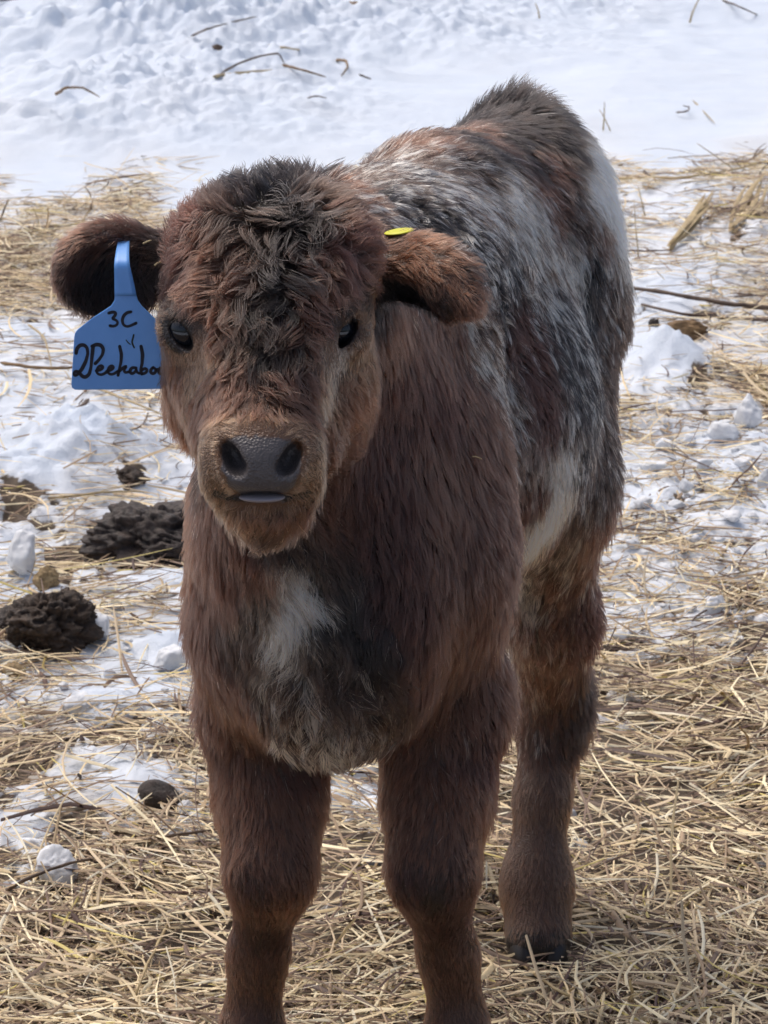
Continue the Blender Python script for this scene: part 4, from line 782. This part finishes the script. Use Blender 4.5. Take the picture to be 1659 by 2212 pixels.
ppm = lambda v: FPX/(CAM_H/math.sin(PITCH+math.atan((v-1106)/FPX)))*math.cos(math.atan((v-1106)/FPX))
def px(n, v): return n/ppm(v)
def lump_px(name, u, v, wpx, hpx, *a, **k):    # size given as seen
    w_ = px(wpx, v)/2; h_ = px(hpx, v)/2; return lump(name, u, v, w_, w_*k.pop('deep', .9), h_*1.05, *a, **k)
lump('dung_pile', 348, 1226, .085, .075, .050, M_dung2, "large dark pile of trodden dung half behind calf's shoulder", 'dung', kind='dung', amp=.50, fr=1.5, sink=.42, seed=1, nu=130, nv=84)
lump('dung_pile', 262, 1205, .030, .040, .026, M_dung, 'brown strawy dung lump against the larger dark pile', 'dung', kind='dung', amp=.5, fr=2.6, seed=8, nu=80, nv=50)
lump('dung_pile', 108, 1396, .052, .048, .042, M_dung, 'dark crumbly dung pile on snow nearer the picture edge, topped with straw', 'dung', kind='dung', amp=.52, fr=1.6, sink=.42, seed=2, nu=130, nv=84)
lump('dung_pile', 18, 1370, .022, .025, .018, M_dung2, 'small black dung lump at the left tip of the crumbly pile', 'dung', kind='dung', amp=.45, seed=3)
lump('dung_pile', 275, 1052, .024, .035, .014, M_dung, 'small brown dung patch with straw at the foot of the snowbank', 'dung', kind='dung', amp=.5, seed=4)
lump_px('frozen_clod', 345, 1748, 100, 66, M_dung2, 'smooth grey brown frozen clod capped with snow', 'clod', kind='rock', amp=.14, fr=1.6, sink=.25, seed=5, yaw=-.3, lean=.45, deep=.6)
lump_px('snow_chunk', 372, 1722, 74, 36, M_chunk, 'snow cap leaning on the back of the frozen clod', 'snow chunk', kind='chunk', amp=.3, seed=6, lean=.5, deep=.5)
lump_px('tan_clod', 100, 1270, 54, 50, M_clod, 'pale tan straw clod above the crumbly dung pile', 'clod', kind='dung', amp=.35, seed=7)
lump_px('tan_clod', 28, 1468, 52, 44, M_clod, 'round tan clod by the left edge below the dung', 'clod', kind='dung', amp=.25, seed=9)
lump_px('curled_leaf', 1475, 732, 96, 44, M_leaf, 'brown curled dead leaf lying below the two dark twigs', 'leaf', kind='dung', amp=.4, seed=10, deep=.6)
lump_px('dung_crumb', 1412, 706, 22, 20, M_dung2, 'black dung crumb left of the curled leaf', 'dung', kind='dung', amp=.4, seed=12)
lump_px('grey_stone', 800, 1885, 52, 44, mat_noise('slate', srgb(62, 66, 74), srgb(98, 102, 110), 40, .6, .4), "blue grey stone in the hay between calf's front legs", 'stone', kind='chunk', amp=.2, seed=13)
lump_px('dirt_clod', 14, 54, 42, 20, M_leaf, 'brown dirt clod at the top left corner of the snow', 'clod', kind='dung', amp=.4, seed=14)
lump_px('dirt_clod', 150, 40, 34, 24, M_leaf, 'brown dirt clod right of the one in the top left corner', 'clod', kind='dung', amp=.4, seed=15)
lump_px('dirt_clod', 768, 17, 36, 14, M_leaf, 'small flat brown clod at the middle of the top edge', 'clod', kind='dung', amp=.4, seed=16)
lump_px('dirt_clod', 470, 106, 18, 10, M_dark, 'tiny brown clod on the churned snow above the long dry stems', 'clod', kind='dung', amp=.4, seed=17)
CH = [(72,1850,48,44,'rounded snow lump standing upright by a dark stem, near left'), (118,1915,100,78,'largest loose snow chunk, angular and grey speckled, lower left'), (42,1925,52,30,'crumbly snow chunk left of the largest loose one'),
 (12,1935,40,34,'snow chunk cut by the left edge beside the largest loose one'), (52,2028,26,28,'small snow ball in hay under the largest loose chunk'), (48,1246,84,92,'pointed white snow block left of the tan clod'),
 (178,1540,96,46,'flat white snow slab on the dirty snow left of the leg'), (366,1452,88,62,"snow block touching calf's shoulder outline above the slab"), (238,1474,32,30,'small round snow ball left of the block by the shoulder'),
 (212,1388,60,66,'snow block pressed against the right end of the crumbly dung'), (402,1756,52,28,'small white chunk right of the frozen clod'), (1617,922,74,76,'big round snowball with a straw across it, right edge'),
 (1560,958,86,56,'peaked snow chunk just left of the big round snowball'), (1492,960,42,26,'small oval snow chunk left of the peaked one'), (1480,1068,36,38,'egg shaped snow ball standing in hay, mid right'),
 (1542,1328,58,44,'rough snow chunk on hay at the lower right'), (1583,1128,56,26,'low pair shaped snow chunk near the right edge'), (1405,1022,62,30,"flat snow chunk beside the calf's thigh"),
 (1236,1768,28,26,"small snow lump just right of calf's hind shin"), (1440,975,54,30,'low snow chunk under the oval one'), (1520,1015,50,26,'low snow chunk above the egg shaped ball'), (1610,1015,58,32,'dirty snow chunk under the big round snowball'), (1650,1062,30,50,'snow chunk cut by the right edge'),
 (1390,1095,44,26,"small white chunk touching the calf's thigh fur"), (1465,1100,40,22,'flat white chunk below the egg shaped ball')]
for i, (u, v, w_, h_, lb) in enumerate(CH):
    lump_px('snow_chunk', u, v, w_, h_, M_chunk, lb, 'snow chunk', kind='chunk', amp=.5, fr=2.0, sink=.08, seed=20+i, yaw=i*1.3, deep=.8)
# small crumbs
proto = []
for k in range(5):
    Vv, Ff = uv_sphere((0, 0, 0), (1, .9, .75), 20, 14, lambda Pn, k=k: (Pn.reshape(-1, 3)*(1+.5*fbm(Pn.reshape(-1, 3)*1.8+k*7, 3))[:, None]).reshape(Pn.shape))
    me = mesh_np('snow_crumb', Vv, Ff); me.materials.append(M_chunk); proto.append(me)
cnt = 0
while cnt < 150:
    if cnt < 110: u, v, wh_ = rng.uniform(1330, 1659), 840+rng.random()**.8*560, 'right of the calf around the snowballs'
    elif cnt < 132: u, v, wh_ = rng.uniform(0, 400), rng.uniform(1240, 1560), 'left of the calf around the dung piles'
    else: u, v, wh_ = rng.uniform(0, 450), rng.uniform(1600, 2020), 'in hay at the lower left near the largest chunk'
    p = on_ground(u, v); s_ = px(rng.uniform(3.5, 13)*(.5+rng.random()), v)
    o = link('snow_crumb', proto[cnt % 5]); o.location = (p[0], p[1], p[2]+s_*.45); o.scale = (s_*rng.uniform(.8, 1.5), s_, s_*rng.uniform(.7, 1.1)); o.rotation_euler = (rng.uniform(-.4, .4), rng.uniform(-.4, .4), rng.uniform(0, 6))
    tag(o, 'tiny loose snow crumb '+wh_, 'snow crumb', 'snow crumbs '+wh_); cnt += 1
# stems, twigs, leaves
def tube(name, pts, r0, r1, mat, label, cat, flat=1.0, sides=6, group=None, sub=6):
    p = np.array(pts, float); d = np.r_[0, np.cumsum(np.linalg.norm(np.diff(p, axis=0), axis=1))]; n = (len(p)-1)*sub+1; t = np.linspace(0, d[-1], n)
    q = np.stack([np.interp(t, d, p[:, k]) for k in range(3)], 1)
    for _ in range(3): q[1:-1] = (q[:-2]+2*q[1:-1]+q[2:])/4
    q[1:-1] += np.random.default_rng(len(label)).normal(0, r0*.15, (n-2, 3))
    tn = unit(np.gradient(q, axis=0)); up = np.array([0, 0, 1.]); sd_ = unit(np.cross(tn, up)); u2 = unit(np.cross(sd_, tn)); Vv = []
    for i in range(n):
        f = i/(n-1); r_ = (r0+(r1-r0)*f)*(1+.12*math.sin(i*1.7)); 
        if i in (0, n-1): r_ *= .3
        for k in range(sides):
            a = k*2*math.pi/sides; Vv.append(q[i] + sd_[i]*math.cos(a)*r_ + u2[i]*math.sin(a)*r_*flat)
    F = [(i*sides+k, i*sides+(k+1) % sides, (i+1)*sides+(k+1) % sides, (i+1)*sides+k) for i in range(n-1) for k in range(sides)]
    o0 = np.mean(Vv, 0); me = mesh_np(name, np.array(Vv)-o0, F); me.materials.append(mat); o = link(name, me); o.location = o0; tag(o, label, cat, group); return o
def lying(pts, lift=.006, arch=0.0):
    out = []
    n = len(pts)
    for i, (u, v) in enumerate(pts):
        p = on_ground(u, v); y = p[1]; h = lift + arch*math.sin(math.pi*i/max(1, n-1)); q = G(u, v, p[2]+h); out.append(q)
    return out
def standing(pts, foot):
    y = on_ground(*foot)[1]; return [P(u, v, y+.01*i) for i, (u, v) in enumerate(pts)]
def w(n, v): return px(n, v)/2
tube('dark_twig', lying([(1340,618),(1440,632),(1560,655),(1690,668)], .02), w(8,640), w(11,660), M_dark, 'upper of two long dark twigs over snow at the right', 'twig')
tube('dark_twig', lying([(1380,656),(1470,678),(1560,687),(1690,692)], .015), w(6,670), w(8,690), M_dark, 'lower of two long dark twigs over snow at the right', 'twig')
tube('stick', lying([(62,921),(115,912),(165,888),(192,862)], .012), w(9,920), w(9,870), M_dark, 'short grey brown stick curving on the snowbank below the blue tag', 'stick')
def husk(a, b, wpx, label, seed):
    """split dry leaf: several narrow blades fanning from one foot, joined in one mesh"""
    r_ = np.random.default_rng(seed); p0, p1 = (lying([q], .01)[0] for q in (a, b)); p1 = p1 + np.array([0, 0, .035]); W_ = px(wpx, a[1]); Vv, Ff = [], []
    ax = unit(p1-p0); sd_ = unit(np.cross(ax, [0, -.5, 1])); up = np.cross(sd_, ax); Lh = np.linalg.norm(p1-p0)
    for k in range(7):
        o_ = (k-3)/3; le = r_.uniform(.72, 1.08); hw_ = W_*r_.uniform(.10, .20); cu = r_.normal(0, .02); b0 = len(Vv)
        for i_ in range(9):
            f = i_/8; c_ = p0 + ax*Lh*le*f + sd_*(o_*W_*.5*(.25+.75*f) + cu*math.sin(3*f)) + up*(.004*math.sin(3.1*f+k)*(1+k % 3)); h_ = hw_*(.35+math.sin(math.pi*min(1, f*.9+.1))*.8)*(1 if i_ < 8 else .15)
            Vv += [c_-sd_*h_, c_+up*h_*.45, c_+sd_*h_]
        for i_ in range(8):
            q = b0+3*i_; Ff += [(q, q+1, q+4, q+3), (q+1, q+2, q+5, q+4)]
    o0 = np.mean(Vv, 0); me = mesh_np('dry_husk', np.array(Vv)-o0, Ff); me.materials.append(M_stem); o = link('dry_husk', me); o.location = o0; tag(o, label, 'husk')
husk((1446, 534), (1545, 446), 30, 'wide split dry husk slanting over snow, left one of two', 1)
husk((1580, 500), (1645, 414), 34, 'wide split dry husk slanting over snow, right one of two', 2)
ST_ = [([(120,205),(140,190),(176,187),(216,210)], 7, M_leaf, .03, 'arched reddish grass blade on the churned snow at left'),
 ([(460,165),(520,157),(588,150)], 8, M_stem, .01, 'long pale grass blade, lower of the crossing pair on upper snow'),
 ([(478,158),(530,128),(600,112),(614,136)], 5, M_dark, .03, 'bent grass stem with hooked tip above the long pale blade'),
 ([(575,97),(615,103),(665,110)], 5, M_stem, .01, 'straight dry stem above the hooked stem'), ([(610,140),(650,150),(704,166)], 7, M_leaf, .01, 'brown leaf blade right of the hooked stem'),
 ([(725,130),(746,130),(753,145),(733,168)], 7, M_leaf, .01, 'curled brown leaf strip on the upper snow'), ([(775,161),(802,171)], 5, M_dark, .01, 'short dark stem right of the curled strip'),
 ([(412,78),(450,62),(492,50)], 5, M_dark, .02, 'thin dark stem on the churned snow near the top'), ([(500,47),(556,36)], 4, M_dark, .01, 'short thin stem continuing the one near the top'),
 ([(664,212),(685,206),(706,213)], 4, M_dark, .01, 'small arched stem in the middle of the smooth snow'), ([(1460,243),(1486,241),(1490,231),(1474,228)], 4, M_dark, .01, 'tiny hook shaped stem on the right snow'),
 ([(1496,216),(1545,267)], 4, M_stem, .01, 'straight thin stem slanting right of the hook shaped one'), ([(840,308),(868,320),(878,334)], 4, M_dark, .01, "short bent stem just above calf's back"),
 ([(788,331),(850,337)], 3, M_dark, .01, "thin flat stem touching the snow above calf's back"), ([(1560,0),(1600,15),(1646,38)], 5, M_dark, .02, 'dark stem crossing the top right corner'),
 ([(265,340),(318,337)], 3, M_dark, .01, 'short flat stem on the smooth snow at left'),
 ([(1320,388),(1400,382),(1480,384),(1580,368),(1680,340)], 6, M_stem, .03, 'long pale branch reaching to the right edge above the husks'),
 ([(1340,541),(1400,542),(1455,540)], 5, M_dark, .02, "dark stem lying out from calf's thigh below the husks"),
 ([(0,783),(70,794),(150,797),(185,780)], 9, M_leaf, .02, 'thick reddish straw below the blue tag at the left edge'),
 ([(180,815),(260,825),(360,832)], 8, M_stem, .03, "thick straw running under the tag to the calf's cheek"), ([(190,830),(290,870),(390,912)], 7, M_stem, .03, "long straw slanting down to the calf's jaw"),
 ([(0,1085),(120,1075),(230,1062),(320,1062)], 7, M_stem, .03, 'long straw bridging the hay above the dung piles'), ([(300,1818),(400,1800),(480,1790)], 9, M_dark, .02, "thick dark stem pointing at calf's knee"),
 ([(0,1935),(60,1895),(150,1865),(260,1842)], 9, M_dark, .03, 'long dark stem rising past the largest snow chunk'), ([(60,700),(100,730),(112,800)], 6, M_stem, .03, 'pale bent straw left of the blue tag'),
 ([(1420,1800),(1500,1770),(1600,1760)], 7, M_stem, .03, 'thick pale straw in the deep hay at the right'), ([(1100,2060),(1200,2140),(1330,2190)], 10, M_stem, .03, "bright thick straw just in front of calf's hind hoof"),
 ([(1480,1430),(1560,1500),(1640,1560)], 10, M_stem, .03, 'broad pale straw slanting in the right hay'), ([(190,1960),(260,2060),(330,2110)], 10, M_stem, .03, 'broad pale straw slanting in the lower left hay'),
 ([(380,1960),(300,2120),(280,2200)], 9, M_stem, .03, 'long straw pointing down in the lower left hay')]
for pts, wd, m_, ar, lb in ST_:
    vm = sum(q[1] for q in pts)/len(pts); tube('grass_stem', lying(pts, .006, ar), w(wd, vm), w(wd*.5, vm), m_, lb, 'stem', flat=1.0, sides=5)
SV = [([(1303,284),(1305,250),(1306,219)], (1303,286), 4, 'upright dry stem standing in the smooth snow right of the rump'), ([(1319,284),(1306,255),(1294,236)], (1319,286), 3, 'thin stem leaning on the upright one right of the rump'),
 ([(1489,50),(1498,22),(1512,-6)], (1489,52), 5, 'weed stalk standing in snow at the top right'), ([(1166,40),(1162,20),(1156,6)], (1166,42), 4, 'short upright stem in the snow at the top'),
 ([(86,500),(84,480),(72,448)], (86,502), 4, 'upright weed stalk rising from hay at the left'), ([(0,478),(10,450),(18,430)], (0,480), 6, 'dark weed tip at the left edge'),
 ([(170,495),(182,470),(197,452)], (170,497), 4, "slanting stem rising from hay above calf's ear"), ([(1394,470),(1385,430),(1378,400)], (1394,474), 3, 'thin weed standing on the snow right of the thigh'),
 ([(1380,560),(1372,480),(1370,430)], (1380,562), 3, "tall thin weed standing close to calf's thigh")]
for pts, ft, wd, lb in SV:
    tube('weed_stalk', standing(pts, ft), w(wd, ft[1]), w(wd*.5, ft[1]), M_dark if 'dark' in lb else M_stem, lb, 'stalk', sides=5)
a, b = G(-40, 21), G(140, -6); tube('wire', [a+[0, 0, .02], b+[0, 0, .02]], .0035, .0035, mat_noise('wire', srgb(50, 56, 78), srgb(70, 76, 98), 20, .4, .1), 'thin dark wire low over snow in the top left corner', 'wire')
h = bvh.ray_cast(cam_o, (Vector(P(1028, 975, 2.4))-cam_o).normalized())[0]; h = np.array(h)
tube('straw_bit', [h+[-.0035, -.020, .0012], h+[0, -.021, .001], h+[.004, -.020, -.001]], .0006, .0004, M_stem, "tiny bright straw caught in calf's shoulder fur", 'straw')
for (u, v, lb) in ((318, 524, "pale straw bit in the fur on top of the tagged ear"), (343, 570, "pale straw bit in the fur beside the tag's neck")):
    q = P(u, v, 2.172); tube('straw_bit', [q+[-.003, 0, -.001], q+[0, -.001, .001], q+[.003, 0, .0015]], .0008, .0005, M_stem, lb, 'straw')
print('done', time.time()-T0)
# ------------------------------------------------------------------ straw
def straw_mesh(name, C0, ang, tilt, Ln, Wd, bend, kink, colr, seg=4):
    n = len(C0); t = np.linspace(-.5, .5, seg+1)
    dx, dy = np.cos(ang), np.sin(ang); px, py = -dy, dx
    along = t[None]*Ln[:, None]; side = (bend[:, None]*(t[None]**2-.08)*4 + kink[:, None]*np.abs(t[None]-.1))*Ln[:, None]
    up = np.sin(tilt)[:, None]*along + np.abs(kink[:, None])*(.25-t[None]**2)*Ln[:, None]*.5
    Cx = C0[:, 0:1] + dx[:, None]*along*np.cos(tilt)[:, None] + px[:, None]*side; Cy = C0[:, 1:2] + dy[:, None]*along*np.cos(tilt)[:, None] + py[:, None]*side; Cz = C0[:, 2:3] + up
    Pc = np.stack([Cx, Cy, Cz], -1)
    wv = (Wd[:, None]*np.interp(t, [-.5, -.4, .3, .5], [.75, 1, .9, .35])[None])
    S = np.stack([px, py, px*0], -1)[:, None, :]*wv[..., None]*.5
    ro = rng.uniform(-.6, .6, n)[:, None]; S[..., 2] += wv*.5*ro
    A = Pc-S; B = Pc+S; Tt = Pc.copy(); Tt[..., 2] += wv*.42
    Vv = np.stack([A, Tt, B], 2).reshape(-1, 3)                    # per straw (seg+1)*3
    F = []; base = (np.arange(n)*(seg+1)*3)[:, None]
    for k in range(seg):
        a = base+k*3
        F += [np.concatenate([a, a+1, a+4, a+3], 1), np.concatenate([a+1, a+2, a+5, a+4], 1)]
    me = mesh_np(name, Vv, np.concatenate(F)); add_col(me, np.repeat(colr, (seg+1)*3, axis=0)); return me
PAL = np.array([srgb(228, 214, 180), srgb(210, 190, 152), srgb(194, 174, 144), srgb(152, 130, 106), srgb(114, 94, 80), srgb(82, 62, 56), srgb(206, 198, 176), srgb(192, 176, 110)])
PALP = np.array([.20, .18, .16, .15, .13, .08, .08, .02])
def straws(name, n, y0, y1, dens_pow, lmin, lmax, wmin, wmax, layer, fn=None, thr=0):
    yy = rng.uniform(y0, y1, n); xx = rng.uniform(-1, 1, n)*(.145*yy+.42); mkk = gmask(xx, yy)
    clump = .70+1.1*fbm(np.stack([xx*11, yy*8, xx*0+31], -1), 3)
    keep = rng.random(n) < np.clip((mkk[:, 1]**dens_pow)*np.clip(clump, .25, 1.5), 0, 1)*layer; 
    for (ex, ey, er) in EXC: keep &= ((xx-ex)**2+((yy-ey)*.8)**2 > er*er)
    xx, yy, mkk = xx[keep], yy[keep], mkk[keep]; n = len(xx)
    z, _ = gheight(xx, yy, mkk)
    ang = fbm(np.stack([xx*5, yy*4, xx*0+50], -1), 2)*2.2 + rng.normal(0, .75, n); ang = np.where(rng.random(n) < .25, rng.uniform(0, math.pi, n), ang)
    Ln = lmin+(lmax-lmin)*rng.random(n)**1.8; Wd = rng.uniform(wmin, wmax, n)*np.where(rng.random(n) < .09, 1.9, 1)
    tilt = rng.normal(0, .10, n) + np.where(rng.random(n) < .08, rng.uniform(-.6, .6, n), 0)
    pile = .004+rng.random(n)**1.4*.024*mkk[:, 1]**1.5
    C0 = np.stack([xx, yy, z+pile+np.abs(np.sin(tilt))*Ln*.35], 1)
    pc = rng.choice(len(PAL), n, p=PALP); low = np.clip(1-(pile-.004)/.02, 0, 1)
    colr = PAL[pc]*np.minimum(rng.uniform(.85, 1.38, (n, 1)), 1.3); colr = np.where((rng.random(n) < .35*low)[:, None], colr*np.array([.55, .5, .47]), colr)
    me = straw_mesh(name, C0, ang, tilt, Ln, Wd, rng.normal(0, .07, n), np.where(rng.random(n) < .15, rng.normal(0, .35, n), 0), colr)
    print(name, n); return me
sm = bpy.data.materials.new('straw'); sm.use_nodes = True; nt = sm.node_tree; bs = nt.nodes['Principled BSDF']; at = nt.nodes.new('ShaderNodeAttribute'); at.attribute_name = 'col'
nt.links.new(at.outputs['Color'], bs.inputs['Base Color']); bs.inputs['Roughness'].default_value = .5; bs.inputs['Specular IOR Level'].default_value = .35
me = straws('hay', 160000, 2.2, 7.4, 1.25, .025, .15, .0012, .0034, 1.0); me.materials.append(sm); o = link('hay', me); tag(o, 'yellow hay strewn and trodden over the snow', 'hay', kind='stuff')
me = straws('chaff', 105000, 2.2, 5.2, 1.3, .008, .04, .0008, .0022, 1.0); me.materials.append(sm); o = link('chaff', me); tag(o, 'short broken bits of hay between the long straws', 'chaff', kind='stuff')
print('straw', time.time()-T0)
